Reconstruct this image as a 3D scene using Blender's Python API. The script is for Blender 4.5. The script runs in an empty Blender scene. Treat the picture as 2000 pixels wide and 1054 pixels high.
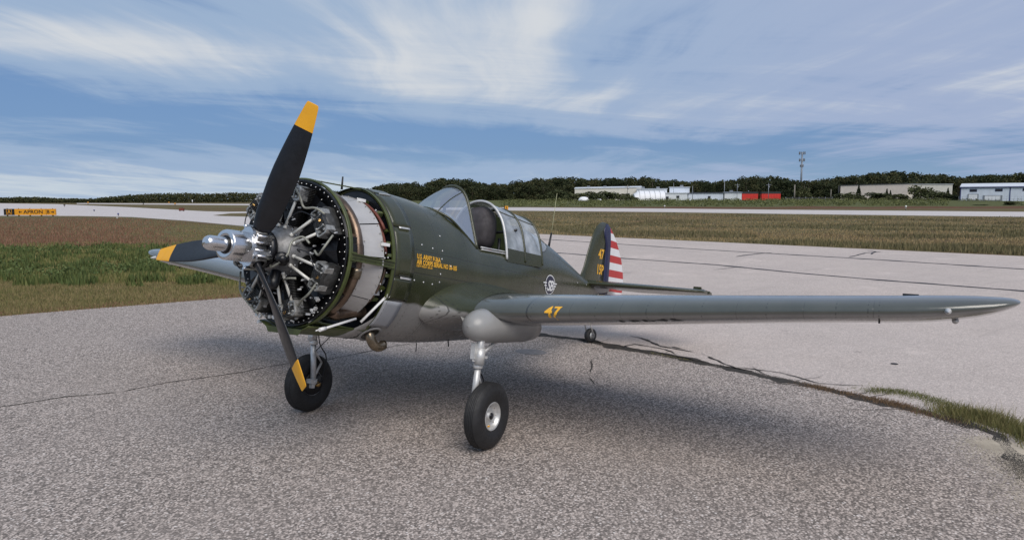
import bpy, bmesh, math, random
import numpy as np
from mathutils import Vector, Matrix, noise as mnoise
from mathutils.bvhtree import BVHTree
random.seed(7); rng = np.random.default_rng(7)
R = math.radians; PI = math.pi
sc = bpy.context.scene; C = sc.collection

# ------------------------------------------------------------------ camera
CAM = Vector((4.09935684, 5.08342521, 2.52055698)); FPX = 1380.0
yaw, pit, rol = -2.6018677, -0.09969638, -0.00182603
F = Vector((math.cos(yaw)*math.cos(pit), math.sin(yaw)*math.cos(pit), math.sin(pit)))
Rt = F.cross(Vector((0, 0, 1))).normalized(); Up = Rt.cross(F)
Rt, Up = Rt*math.cos(rol)+Up*math.sin(rol), Up*math.cos(rol)-Rt*math.sin(rol)
cd = bpy.data.cameras.new('camera'); cam = bpy.data.objects.new('camera', cd); C.objects.link(cam)
cam.matrix_world = Matrix(((Rt.x, Up.x, -F.x, CAM.x), (Rt.y, Up.y, -F.y, CAM.y), (Rt.z, Up.z, -F.z, CAM.z), (0, 0, 0, 1)))
cd.sensor_width = 36; cd.lens = 36*FPX/2000; cd.clip_start = .05; cd.clip_end = 9000
sc.camera = cam

# ------------------------------------------------------------------ sky
SUN_EL, SUN_AZ = R(46), R(52)          # azimuth measured in the world XY plane from +X
W = bpy.data.worlds.new('World'); sc.world = W; W.use_nodes = True
nt = W.node_tree; nt.nodes.clear()
class G:
    """tiny node-graph helper"""
    def __init__(s, nt): s.nt = nt
    def n(s, t, **k):
        nd = s.nt.nodes.new(t)
        for a, b in k.items(): setattr(nd, a, b)
        return nd
    def put(s, sock, v):
        if isinstance(v, bpy.types.NodeSocket): s.nt.links.new(v, sock)
        elif v is not None: sock.default_value = v
    def m(s, op, a, b=None, c=None, clamp=False):
        nd = s.n('ShaderNodeMath', operation=op); nd.use_clamp = clamp
        s.put(nd.inputs[0], a); s.put(nd.inputs[1], b); s.put(nd.inputs[2], c); return nd.outputs[0]
    def dot(s, a, b):
        nd = s.n('ShaderNodeVectorMath', operation='DOT_PRODUCT'); s.put(nd.inputs[0], a); s.put(nd.inputs[1], b); return nd.outputs['Value']
    def xyz(s, x, y, z):
        nd = s.n('ShaderNodeCombineXYZ'); s.put(nd.inputs[0], x); s.put(nd.inputs[1], y); s.put(nd.inputs[2], z); return nd.outputs[0]
    def sep(s, v):
        nd = s.n('ShaderNodeSeparateXYZ'); s.put(nd.inputs[0], v); return nd.outputs
    def noise(s, vec, scale, detail=4, rough=.5, dist=0):
        nd = s.n('ShaderNodeTexNoise'); s.put(nd.inputs['Vector'], vec); nd.inputs['Scale'].default_value = scale
        nd.inputs['Detail'].default_value = detail; nd.inputs['Roughness'].default_value = rough
        nd.inputs['Distortion'].default_value = dist; return nd.outputs['Fac']
    def vor(s, vec, scale, out='Distance', feature='F1', rnd=1.):
        nd = s.n('ShaderNodeTexVoronoi', feature=feature); s.put(nd.inputs['Vector'], vec)
        nd.inputs['Scale'].default_value = scale; nd.inputs['Randomness'].default_value = rnd; return nd.outputs[out]
    def ss(s, x, lo, hi, a=0., b=1.):
        nd = s.n('ShaderNodeMapRange', interpolation_type='SMOOTHSTEP')
        for i, v in enumerate((x, lo, hi, a, b)): s.put(nd.inputs[i], v)
        return nd.outputs[0]
    def mix(s, f, a, b, blend='MIX'):
        nd = s.n('ShaderNodeMix', data_type='RGBA', blend_type=blend)
        s.put(nd.inputs[0], f); s.put(nd.inputs[6], col(a)); s.put(nd.inputs[7], col(b)); return nd.outputs[2]
    def ramp(s, x, stops):
        nd = s.n('ShaderNodeValToRGB'); s.put(nd.inputs[0], x); e = nd.color_ramp.elements
        while len(e) < len(stops): e.new(.5)
        for i, (p, c) in enumerate(stops): e[i].position = p; e[i].color = col(c)
        return nd.outputs[0]
    def gauss(s, x, cx, wx, y, cy, wy):
        a = s.m('DIVIDE', s.m('SUBTRACT', x, cx), wx); b = s.m('DIVIDE', s.m('SUBTRACT', y, cy), wy)
        q = s.m('ADD', s.m('MULTIPLY', a, a), s.m('MULTIPLY', b, b)); return s.m('EXPONENT', s.m('MULTIPLY', q, -1.))
def col(c):
    if isinstance(c, tuple) and len(c) == 3: return (*c, 1.)
    return c
g = G(nt)
tc = g.n('ShaderNodeTexCoord').outputs['Generated']
Fh = Vector((F.x, F.y, 0)).normalized(); Rh = Vector((Rt.x, Rt.y, 0)).normalized()
fw = g.dot(tc, tuple(Fh)); rt = g.dot(tc, tuple(Rh)); dz = g.sep(tc)[2]
fa = g.m('ADD', g.m('ABSOLUTE', fw), .15)
zz = g.m('ADD', g.m('MAXIMUM', dz, 0.), .035)
u = g.m('DIVIDE', fw, zz); v = g.m('DIVIDE', rt, zz)
A = g.m('DIVIDE', rt, fa); E = g.m('DIVIDE', dz, fa)
wob = g.noise(g.xyz(u, v, 0.), .22, 3, .5)
wobv = g.m('MULTIPLY', g.m('SUBTRACT', wob, .5), 2.2)
s1 = g.noise(g.xyz(g.m('MULTIPLY', u, .10), g.m('ADD', g.m('MULTIPLY', v, .55), wobv), 3.1), 1.0, 5, .52)
s2 = g.noise(g.xyz(g.m('MULTIPLY', u, .22), g.m('ADD', g.m('MULTIPLY', v, 1.5), wobv), 7.7), 1.3, 6, .6, .4)
s3 = g.noise(g.xyz(g.m('MULTIPLY', A, 2.0), g.m('ADD', g.m('MULTIPLY', E, 24.), g.m('MULTIPLY', A, 1.4)), 1.3), 1.5, 7, .62, .5)      # low level bars near the horizon
low = g.ss(E, .26, .06)
hi_ = g.m('ADD', g.m('MULTIPLY', g.m('SUBTRACT', s1, .5), 2.9), g.m('MULTIPLY', g.m('SUBTRACT', s2, .5), 2.0))
lo_ = g.m('MULTIPLY', g.m('SUBTRACT', s3, .5), 2.4)
dens = g.m('ADD', .62, g.m('ADD', g.m('MULTIPLY', hi_, g.m('SUBTRACT', 1., g.m('MULTIPLY', low, .5))), g.m('MULTIPLY', lo_, low)))
Et = g.m('ADD', E, g.m('MULTIPLY', A, .065))
def blob(cx, wx, cy, wy, amt, e=None):
    global dens
    dens = g.m('ADD', dens, g.m('MULTIPLY', g.gauss(A, cx, wx, e or E, cy, wy), amt))
blob(-.62, .50, .074, .036, -1.2, Et)   # long blue gap left of the aircraft
blob(-.04, .24, .068, .030, -1.0, Et)
blob(-.70, .20, .112, .020, -.40, Et)
blob(-.60, .36, .092, .008, .55)         # thin pale streak inside the gap
blob(-.62, .55, .016, .018, .75)         # pale bank on the left horizon
blob(-.48, .34, .150, .030, .55, Et)     # bright band above the gap
blob(-.05, .16, .17, .09, .55)
blob(.04, .05, .20, .10, .35, g.m('SUBTRACT', E, 0.))
blob(-.62, .26, .24, .04, -.35)
blob(.38, .26, .05, .045, -.60)          # blue low on the right
blob(.62, .25, .045, .03, -.30)
blob(.13, .09, .165, .04, -.30)
blob(.38, .10, .16, .035, -.25)
blob(.62, .26, .155, .018, .45, g.m('SUBTRACT', E, g.m('MULTIPLY', g.m('SUBTRACT', A, .62), .22)))
blob(.10, .12, .035, .018, .45)
sky = g.n('ShaderNodeTexSky', sky_type='NISHITA'); sky.sun_disc = False
sky.sun_elevation = SUN_EL; sky.sun_rotation = PI/2-SUN_AZ; sky.air_density = 1.0; sky.dust_density = .6; sky.ozone_density = 3.0
skc = g.mix(.78, g.mix(1., sky.outputs[0], (.72, .80, .98), 'MULTIPLY'), g.ramp(g.m('MULTIPLY', E, 2.), [(0., (2.6, 4.0, 5.9)), (.12, (1.5, 2.7, 4.9)), (1., (1.6, 2.7, 4.8))]))
lowc = g.ss(E, .10, .0, 0., .6)
veil = g.mix(g.ss(g.m('ADD', A, g.m('MULTIPLY', wobv, .1)), -.1, .5), (3.3, 4.45, 6.2), (3.6, 4.4, 6.2))
brt = g.mix(lowc, (6.5, 6.8, 7.2), (4.9, 6.0, 7.0))
skyc = g.mix(g.ss(dens, -.25, .55), skc, veil); skyc = g.mix(g.ss(dens, .55, 1.65), skyc, brt)
bg = g.n('ShaderNodeBackground'); nt.links.new(skyc, bg.inputs[0]); bg.inputs[1].default_value = .10
wo = g.n('ShaderNodeOutputWorld'); nt.links.new(bg.outputs[0], wo.inputs[0])

sl = bpy.data.lights.new('sun', 'SUN'); sun = bpy.data.objects.new('sun', sl); C.objects.link(sun)
sl.energy = 2.8; sl.angle = R(46); sl.color = (1., .93, .85)
sdir = Vector((math.cos(SUN_EL)*math.cos(SUN_AZ), math.cos(SUN_EL)*math.sin(SUN_AZ), math.sin(SUN_EL)))
sun.rotation_euler = sdir.to_track_quat('Z', 'Y').to_euler(); sun.location = (0, 0, 40)
vs = sc.view_settings; vs.view_transform = 'Standard'; vs.look = 'None'; vs.gamma = 1; vs.exposure = 0.0; vs.use_curve_mapping = False

# ------------------------------------------------------------------ picture-to-world measuring helpers
def pxray(px, py): return (F+Rt*((px-1000)/FPX)-Up*((py-527)/FPX))
def gp(px, py, z=0.):
    v = pxray(px, py); t = (z-CAM.z)/v.z; p = CAM+v*t; return Vector((p.x, p.y, z))
def at(px, dist, z=0.):
    v = pxray(px, 400); v.z = 0; v.normalize(); k = 1/max(.2, v.dot(Fh)); return Vector((CAM.x+v.x*dist*k, CAM.y+v.y*dist*k, z))
def zat(py, dist): return CAM.z+(389-py)/FPX*dist
RIGHT = Rh.copy(); FWD = Fh.copy()

# ------------------------------------------------------------------ materials
MATS = {}
def newmat(name):
    m = bpy.data.materials.new(name); m.use_nodes = True; t = m.node_tree; b = t.nodes['Principled BSDF']
    MATS[name] = m; return m, G(t), b
def bump(g, b, h, strength=.2, dist=.01):
    nd = g.n('ShaderNodeBump'); nd.inputs['Strength'].default_value = strength; nd.inputs['Distance'].default_value = dist
    g.put(nd.inputs['Height'], h); g.nt.links.new(nd.outputs[0], b.inputs['Normal'])
def simple(name, c, rough=.5, metal=0., var=.12, scale=8., bmp=0., bscale=60., spec=.5, coat=0.):
    m, g, b = newmat(name); oc = g.n('ShaderNodeTexCoord').outputs['Object']
    n = g.noise(oc, scale, 5, .6)
    lo = tuple(x*(1-var) for x in c); hi = tuple(min(1, x*(1+var)) for x in c)
    g.put(b.inputs['Base Color'], g.ramp(n, [(.3, lo), (.7, hi)]))
    g.put(b.inputs['Roughness'], g.ss(g.noise(oc, scale*2.3, 4), .3, .7, max(.02, rough*.85), min(1, rough*1.15)))
    b.inputs['Metallic'].default_value = metal; b.inputs['Specular IOR Level'].default_value = spec
    b.inputs['Coat Weight'].default_value = coat
    if bmp: bump(g, b, g.noise(oc, bscale, 4), bmp, .004)
    return m
alu = simple('polished_aluminium', (.70, .70, .71), .24, 1., .06, 6, .012, 40)
alucast = simple('cast_aluminium', (.22, .22, .215), .45, .6, .5, 30, .4, 110)
alud = simple('dull_aluminium', (.42, .43, .44), .45, .7, .2, 15, .1)
graycase = simple('grey_crankcase_paint', (.18, .18, .182), .42, .15, .45, 18, .2)
steel = simple('steel', (.35, .33, .3), .35, .9, .25, 30)
silverpaint = simple('silver_paint', (.56, .56, .555), .4, .35, .15, 14, .05)
rimm = simple('bare_wheel_casting', (.58, .58, .57), .42, .6, .2, 18, .05)
rockm = simple('bare_cast_rocker_housing', (.34, .34, .325), .42, .55, .45, 30, .4, 110)
whitetube = simple('white_tube', (.68, .67, .62), .35, .1, .1, 20)
black = simple('black_enamel', (.004, .004, .005), .35, 0, .3, 20)
blacksat = simple('black_satin', (.006, .0065, .009), .34, 0, .3, 9, .06, 200)
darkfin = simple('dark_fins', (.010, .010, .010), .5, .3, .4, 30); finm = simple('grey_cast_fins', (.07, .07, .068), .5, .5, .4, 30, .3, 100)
rubber = simple('rubber', (.013, .013, .014), .62, 0, .35, 14, .12, 70)
zinc = simple('green_primer', (.060, .074, .020), .42, 0, .3, 7, .05)
zincd = simple('green_interior', (.10, .12, .05), .5, 0, .2, 6)
hot = simple('burnt_exhaust_steel', (.16, .115, .085), .34, .8, .45, 9, .1)
bronze = simple('bronze_exhaust', (.22, .18, .13), .28, .9, .45, 10, .1)
shroud = simple('pale_shroud_metal', (.46, .45, .44), .45, .35, .12, 3, .06)
orange = simple('orange_hose', (.13, .032, .018), .6, 0, .3, 12)
yellow = simple('yellow_paint', (.75, .36, .012), .42, 0, .06, 8)
letter = simple('yellow_lettering', (.80, .42, .03), .5, 0, .08, 30)
leatherc = simple('dark_leather', (.045, .040, .044), .75, 0, .3, 10, .2, 60)
brass = simple('brass', (.45, .28, .10), .35, .9, .2, 20)
harness = simple('braided_harness', (.26, .26, .22), .55, .3, .4, 90, .3, 200)
whitep = simple('white_paint', (.78, .78, .77), .4, 0, .05, 8)
navy = simple('navy_paint', (.012, .014, .045), .4, 0, .15, 8)
darkletter = simple('black_lettering', (.012, .012, .015), .5, 0, .1, 8)
tagw = simple('off_white_plate', (.62, .60, .58), .5, 0, .1, 20)
rivetm = simple('bare_metal_fastener', (.75, .74, .72), .3, .7, .1, 30)

def olive_grey(name, mode):
    """camouflage top, neutral grey underside; mode 'z' splits by height, 'attr' by the mesh's own paint value"""
    m, g, b = newmat(name); oc = g.n('ShaderNodeTexCoord').outputs['Object']; x, y, z = g.sep(oc)
    n1 = g.noise(oc, 2.5, 5, .6); n2 = g.noise(oc, 14, 4, .6)
    ol = g.ramp(n1, [(.3, (.025, .029, .011)), (.7, (.040, .044, .020))] if mode != 'attr' else [(.3, (.058, .062, .052)), (.7, (.080, .084, .072))])
    gr = g.ramp(n1, [(.3, (.22, .215, .208)), (.7, (.29, .282, .272))])
    if mode == 'z':
        line = g.m('ADD', g.m('MULTIPLY', x, .07), -.29)
        line = g.m('ADD', line, g.m('MULTIPLY', g.m('SUBTRACT', g.noise(oc, 3.2, 2), .5), .16))
        f = g.ss(g.m('SUBTRACT', z, line), -.018, .018)
    elif mode == 'attr':
        at_ = g.n('ShaderNodeAttribute', attribute_name='paint').outputs['Fac']
        f = g.ss(g.m('ADD', at_, g.m('MULTIPLY', g.m('SUBTRACT', n1, .5), .2)), .1, .9)
    else: f = 1.
    c = g.mix(f, gr, ol)
    seam = None
    if mode == 'z':
        for xs in (-1.92, -2.52, -4.45, -5.35, -6.2):
            q = g.ss(g.m('ABSOLUTE', g.m('SUBTRACT', x, xs)), .002, .006, 1., 0.); seam = q if seam is None else g.m('MAXIMUM', seam, q)
        for a0, zs in ((0, .215), (1, -.02)):
            q = g.ss(g.m('ABSOLUTE', g.m('SUBTRACT', z, g.m('ADD', g.m('MULTIPLY', x, .04), zs))), .002, .006, 1., 0.); seam = g.m('MAXIMUM', seam, q)
    elif mode == 'attr':
        ya = g.m('ABSOLUTE', y)
        for ys, wd in ((1.60, .010), (2.05, .002), (2.55, .002), (3.05, .002), (3.6, .002), (4.15, .002), (4.68, .003)):
            q = g.ss(g.m('ABSOLUTE', g.m('SUBTRACT', ya, ys)), wd*.5, wd+.003, 1. if wd > .005 else .5, 0.); seam = q if seam is None else g.m('MAXIMUM', seam, q)
    if seam is not None: c = g.mix(g.m('MULTIPLY', seam, .65), c, (.008, .008, .008))
    if mode in ('z', 'attr'):
        rv = None
        if mode == 'attr':
            for ys in (1.64, 1.9, 2.3, 2.8, 3.3, 3.85, 4.4, 4.64, 4.72):
                k = g.m('MULTIPLY', g.ss(g.m('ABSOLUTE', g.m('SUBTRACT', ya, ys)), .003, .007, 1., 0.), g.ss(g.m('FRACT', g.m('MULTIPLY', x, 26.)), .35, .5, 1., 0.)); rv = k if rv is None else g.m('MAXIMUM', rv, k)
        else:
            for xs in (-1.55, -1.88, -1.96, -2.48, -4.41, -5.31, -6.16):
                k = g.m('MULTIPLY', g.ss(g.m('ABSOLUTE', g.m('SUBTRACT', x, xs)), .003, .007, 1., 0.), g.ss(g.m('FRACT', g.m('MULTIPLY', z, 26.)), .35, .5, 1., 0.)); rv = k if rv is None else g.m('MAXIMUM', rv, k)
        c = g.mix(g.m('MULTIPLY', rv, .55), c, (.012, .012, .010))
    # oily streaks and wear
    st = g.noise(g.xyz(g.m('MULTIPLY', x, 1.2), g.m('MULTIPLY', y, 8.), g.m('MULTIPLY', z, 8.)), 2., 5, .6)
    c = g.mix(g.ss(st, .5, .85, 0., .35), c, g.mix(.5, c, (.06, .057, .048)))
    g.put(b.inputs['Base Color'], c)
    g.put(b.inputs['Roughness'], g.m('ADD', g.m('MULTIPLY', n2, .12), g.m('ADD', .15 if mode != 'attr' else .10, g.m('MULTIPLY', st, .10))))
    b.inputs['Specular IOR Level'].default_value = .5 if mode != 'attr' else .7; b.inputs['Coat Weight'].default_value = .12 if mode != 'attr' else .7; b.inputs['Coat Roughness'].default_value = .12
    h = g.m('ADD', g.m('MULTIPLY', g.noise(oc, 5, 2), 1.), g.m('MULTIPLY', seam, -.5) if seam is not None else 0.)
    bump(g, b, h, .22, .012)
    return m
fusem = olive_grey('fuselage_camouflage', 'z'); wingm = olive_grey('wing_camouflage', 'attr'); olivem = olive_grey('olive_drab', 'all')
greym = simple('neutral_grey_paint', (.235, .232, .228), .36, 0, .12, 4, .05, 12)
greylt = simple('light_grey_panel', (.30, .31, .33), .4, 0, .06, 6)
podm = simple('grey_fairing_paint', (.28, .278, .272), .33, 0, .08, 5, .03, 12)

RUD_P, RUD_C = .265, .281
def rudder_mat():
    m, g, b = newmat('rudder_stripes'); oc = g.n('ShaderNodeTexCoord').outputs['Object']; x, y, z = g.sep(oc)
    ph = g.m('FRACT', g.m('DIVIDE', g.m('ADD', z, RUD_C), RUD_P))
    f = g.m('MULTIPLY', g.ss(ph, .0, .02), g.ss(ph, .5, .52, 1., 0.))
    n = g.noise(oc, 6, 4)
    wht = g.mix(n, (.70, .70, .70), (.82, .82, .82)); red = g.mix(n, (.42, .018, .015), (.52, .03, .025))
    c = g.mix(f, wht, red)
    blue = g.ss(x, -7.79, -7.785)
    c = g.mix(blue, c, (.013, .016, .06))
    g.put(b.inputs['Base Color'], c); b.inputs['Roughness'].default_value = .4; return m
rudm = rudder_mat()

def glass_mat(name, tint, haze, rough=.03):
    m, g, b = newmat(name); nt = g.nt; nt.nodes.remove(b)
    out = [n for n in nt.nodes if n.type == 'OUTPUT_MATERIAL'][0]
    tr = g.n('ShaderNodeBsdfTransparent'); tr.inputs[0].default_value = (*tint, 1)
    gl = g.n('ShaderNodeBsdfGlossy'); gl.inputs['Roughness'].default_value = rough
    df = g.n('ShaderNodeBsdfDiffuse'); df.inputs[0].default_value = (.55, .6, .65, 1)
    oc = g.n('ShaderNodeTexCoord').outputs['Object']
    hz = g.ss(g.noise(oc, 5, 5, .6), .3, .8, haze*.6, haze*1.4)
    m1 = g.n('ShaderNodeMixShader'); g.put(m1.inputs[0], hz); nt.links.new(tr.outputs[0], m1.inputs[1]); nt.links.new(df.outputs[0], m1.inputs[2])
    fr = g.n('ShaderNodeFresnel'); fr.inputs[0].default_value = 1.5
    m2 = g.n('ShaderNodeMixShader'); g.put(m2.inputs[0], g.m('MINIMUM', g.m('MULTIPLY', fr.outputs[0], .9), .6)); nt.links.new(m1.outputs[0], m2.inputs[1]); nt.links.new(gl.outputs[0], m2.inputs[2])
    nt.links.new(m2.outputs[0], out.inputs[0]); return m
glassm = glass_mat('windshield_glass', (.88, .91, .91), .05)
panem = glass_mat('canopy_plexiglass', (.80, .87, .90), .56)  # pale diffuse part paints sky reflection as well as the cloudy film

# ------------------------------------------------------------------ mesh helpers
class MB:
    def __init__(s): s.v = []; s.f = []; s.mi = []; s.sm = []
    def add(s, vs, fs, mi=0, smooth=True):
        o = len(s.v); s.v += [tuple(p) for p in vs]
        for f in fs: s.f.append(tuple(i+o for i in f)); s.mi.append(mi); s.sm.append(smooth)
        return s
    def box(s, c, sx, sy, sz, mi=0, M=None):
        vs = [Vector((x*sx/2, y*sy/2, z*sz/2)) for x in (-1, 1) for y in (-1, 1) for z in (-1, 1)]
        if M: vs = [M @ v for v in vs]
        vs = [v+Vector(c) for v in vs]
        return s.add(vs, [(0, 1, 3, 2), (4, 6, 7, 5), (0, 4, 5, 1), (2, 3, 7, 6), (0, 2, 6, 4), (1, 5, 7, 3)], mi, False)
    def tube(s, pts, r, n=10, mi=0, caps=True, closed=False):
        pts = [Vector(p) for p in pts]; rs = r if isinstance(r, (list, tuple)) else [r]*len(pts)
        vs = []; N = len(pts); pu = None
        for i, p in enumerate(pts):
            if closed: t = pts[(i+1) % N]-pts[i-1]
            else: t = pts[min(i+1, N-1)]-pts[max(i-1, 0)]
            t.normalize()
            if pu is None: pu = t.orthogonal().normalized()
            pu = (pu-t*pu.dot(t)).normalized(); w = t.cross(pu)
            for k in range(n):
                a = 2*PI*k/n; vs.append(p+(pu*math.cos(a)+w*math.sin(a))*rs[i])
        fs = []
        for i in range(N if closed else N-1):
            j = (i+1) % N
            for k in range(n): l = (k+1) % n; fs.append((i*n+k, i*n+l, j*n+l, j*n+k))
        s.add(vs, fs, mi, True)
        if caps and not closed:
            s.add(vs[:n], [tuple(range(n-1, -1, -1))], mi, False); s.add(vs[-n:], [tuple(range(n))], mi, False)
        return s
    def lathe(s, prof, org, ax, n=32, mi=0, sharp=False, a0=0, a1=2*PI):
        org = Vector(org); ax = Vector(ax).normalized(); u = ax.orthogonal().normalized(); w = ax.cross(u)
        full = abs(a1-a0-2*PI) < 1e-6; m = n if full else n+1; vs = []
        for (h, r) in prof:
            for k in range(m):
                a = a0+(a1-a0)*k/n; vs.append(org+ax*h+(u*math.cos(a)+w*math.sin(a))*r)
        fs = []
        for i in range(len(prof)-1):
            for k in range(n):
                l = (k+1) % m; fs.append((i*m+k, i*m+l, (i+1)*m+l, (i+1)*m+k))
        return s.add(vs, fs, mi, not sharp)
    def grid(s, rows, mi=0, closed=False, smooth=True, cond=None):
        n = len(rows[0]); vs = [p for r in rows for p in r]; fs = []
        for i in range(len(rows)-1):
            for k in range(n if closed else n-1):
                l = (k+1) % n
                if cond and not cond(i, k): continue
                fs.append((i*n+k, i*n+l, (i+1)*n+l, (i+1)*n+k))
        return s.add(vs, fs, mi, smooth)
    def mesh(s, name, mats):
        me = bpy.data.meshes.new(name); me.from_pydata(s.v, [], s.f)
        for m in (mats if isinstance(mats, (list, tuple)) else [mats]): me.materials.append(m)
        me.polygons.foreach_set('material_index', s.mi); me.polygons.foreach_set('use_smooth', s.sm)
        bm = bmesh.new(); bm.from_mesh(me); bmesh.ops.remove_doubles(bm, verts=bm.verts, dist=1e-6); bmesh.ops.recalc_face_normals(bm, faces=bm.faces); bm.to_mesh(me); bm.free()
        return me
    def build(s, name, mats, parent=None, **kw): return link(name, s.mesh(name, mats), parent, **kw)
def link(name, data, parent=None, label=None, cat=None, group=None, kind=None, loc=None, rot=None):
    o = bpy.data.objects.new(name, data); C.objects.link(o); o.parent = parent
    if label: o['label'] = label
    if cat: o['category'] = cat
    if group: o['group'] = group
    if kind: o['kind'] = kind
    if loc is not None: o.location = loc
    if rot is not None: o.rotation_euler = rot
    return o
def fastmesh(name, V, Fq, mat, nper):
    """V (n,3) array, Fq (m,nper) index array"""
    me = bpy.data.meshes.new(name); me.vertices.add(len(V)); me.vertices.foreach_set('co', V.astype(np.float32).ravel())
    m = len(Fq); me.loops.add(m*nper); me.loops.foreach_set('vertex_index', Fq.astype(np.int32).ravel())
    me.polygons.add(m); me.polygons.foreach_set('loop_start', np.arange(0, m*nper, nper, dtype=np.int32))
    me.polygons.foreach_set('loop_total', np.full(m, nper, dtype=np.int32)); me.update(calc_edges=True)
    for k in (mat if isinstance(mat, list) else [mat]): me.materials.append(k)
    return me

# ================================================================== SETTING
def ground_height(px_az, dist):
    k = min(1, max(0, (px_az-560)/300)); k = k*k*(3-2*k)
    t = min(1, max(0, (dist-215)/130)); t = t*t*(3-2*t)
    return -.04+k*t*1.9
def field_mat():
    m, g, b = newmat('field_ground'); p = g.n('ShaderNodeNewGeometry').outputs['Position']
    cv = g.n('ShaderNodeVectorMath', operation='SUBTRACT'); g.put(cv.inputs[0], p); cv.inputs[1].default_value = (CAM.x, CAM.y, 0)
    f = g.dot(cv.outputs[0], tuple(FWD)); r = g.dot(cv.outputs[0], tuple(RIGHT))
    n1 = g.noise(p, .05, 5, .6); n2 = g.noise(p, .35, 5, .65); n3 = g.noise(p, 3., 5, .7); n4 = g.noise(p, 18., 3, .7)
    # rows laid along the runway
    band = g.noise(g.xyz(g.m('MULTIPLY', r, .02), g.m('MULTIPLY', f, .16), 0.), 1., 5, .7)
    gA = g.ramp(n2, [(.25, (.085, .092, .034)), (.55, (.15, .13, .056)), (.8, (.23, .175, .090))])
    gB = g.ramp(n3, [(.3, (.085, .080, .036)), (.7, (.21, .165, .088))])
    c = g.mix(.45, gA, gB)
    c = g.mix(g.ss(band, .42, .62, 0., .75), c, g.ramp(n3, [(.3, (.13, .095, .045)), (.7, (.21, .165, .085))]))
    red = g.m('MULTIPLY', g.ss(n1, .44, .60), g.ss(n2, .35, .6))
    c = g.mix(g.m('MULTIPLY', red, .55), c, (.13, .062, .036))
    # reddish soil strip beyond the runway, green scrub past it
    far = g.m('MULTIPLY', g.ss(f, 175, 185), g.ss(g.m('ADD', f, g.m('MULTIPLY', n1, 60.)), 262, 244)); far = g.m('MULTIPLY', far, g.ss(r, -90, -60))
    c = g.mix(far, c, g.ramp(n2, [(.3, (.105, .050, .030)), (.7, (.17, .088, .050))]))
    grn = g.m('MULTIPLY', g.ss(g.m('ADD', f, g.m('MULTIPLY', n1, 60.)), 244, 262), g.ss(r, -90, -40))
    c = g.mix(grn, c, g.ramp(n3, [(.3, (.065, .080, .028)), (.7, (.15, .155, .065))]))
    c = g.mix(g.ss(n4, .35, .7, .35, 0.), c, (.035, .032, .016))
    g.put(b.inputs['Base Color'], c); b.inputs['Roughness'].default_value = .95; b.inputs['Specular IOR Level'].default_value = .1
    bump(g, b, g.m('ADD', n3, g.m('MULTIPLY', n4, .4)), .6, .1); return m
fieldm = field_mat()
rows = []
rad = [.0]+[2*1.13**i for i in range(66)]; rad = [r for r in rad if r < 5200]
for r in rad:
    row = []
    for k in range(180):
        a = 2*PI*k/180; d = FWD*math.cos(a)+RIGHT*math.sin(a)
        px = 1000+FPX*math.tan(a) if abs(a) < 1.4 else (1000+FPX*math.tan(a-2*PI) if a > 2*PI-1.4 else (3000 if a < PI else -2000))
        row.append((CAM.x+d.x*r, CAM.y+d.y*r, ground_height(px, r*max(.2, math.cos(a)))))
    rows.append(row)
MB().grid(rows, closed=True).build('ground', fieldm, kind='structure')

def pave_mat(name, base, agg, aggamt, tint2, joints=False):
    m, g, b = newmat(name); p = g.n('ShaderNodeNewGeometry').outputs['Position']
    big = g.noise(p, .16, 5, .6); med = g.noise(p, 1.1, 5, .65); fine = g.noise(p, 9., 4, .7)
    c = g.mix(g.ss(big, .3, .7), base, tint2)
    c = g.mix(g.ss(med, .38, .72, 0., .38), c, tuple(x*.68 for x in base))
    c = g.mix(g.ss(fine, .3, .75, .3, 0.), c, tuple(x*.62 for x in base))
    vc = g.vor(p, 56., 'Color'); vl = g.sep(vc)[0]; vd = g.vor(p, 56., 'Distance')
    stone = g.ramp(vl, [(0., tuple(x*.22 for x in agg)), (.35, tuple(x*.68 for x in agg)), (.7, tuple(x*1.3 for x in agg)), (.93, tuple(min(1, x*1.7) for x in agg)), (1., (.72, .66, .62))])
    stone = g.mix(g.ss(vd, .38, .8, 0., .75), stone, tuple(x*.30 for x in agg))
    c = g.mix(g.m('MULTIPLY', aggamt, g.ss(g.noise(p, .5, 3), .25, .6, .75, 1.)), c, stone)
    # tyre scuffs, drips and faded patches with shapes of their own
    cvn = g.n('ShaderNodeVectorRotate', rotation_type='Z_AXIS'); g.put(cvn.inputs['Vector'], p); cvn.inputs['Angle'].default_value = .35; rx, ry, _z = g.sep(cvn.outputs[0])
    scuff = g.ss(g.noise(g.xyz(g.m('MULTIPLY', rx, .12), g.m('MULTIPLY', ry, 2.2), 0.), 1., 5, .6), .58, .74, 0., .28)
    c = g.mix(scuff, c, tuple(x*.45 for x in base))
    spot = g.ss(g.vor(p, .9, 'Distance'), .05, .12, .45, 0.); c = g.mix(g.m('MULTIPLY', spot, g.ss(g.noise(p, 2.), .5, .6)), c, tuple(x*.35 for x in base))
    pale = g.ss(g.noise(p, .45, 6, .7), .56, .72, 0., .35); c = g.mix(pale, c, tuple(min(1, x*1.25) for x in base))
    g.put(b.inputs['Base Color'], c); b.inputs['Roughness'].default_value = .88; b.inputs['Specular IOR Level'].default_value = .3
    bump(g, b, g.m('ADD', g.m('MULTIPLY', vd, -.6), g.m('MULTIPLY', fine, .5)), .55, .006); return m
aspm = pave_mat('aged_asphalt', (.395, .338, .302), (.385, .328, .292), .92, (.30, .262, .24))
concm = pave_mat('old_concrete', (.58, .495, .445), (.53, .455, .405), .35, (.49, .425, .39))
runm = pave_mat('pale_runway_concrete', (.60, .55, .525), (.52, .48, .45), .1, (.54, .50, .48))
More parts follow.
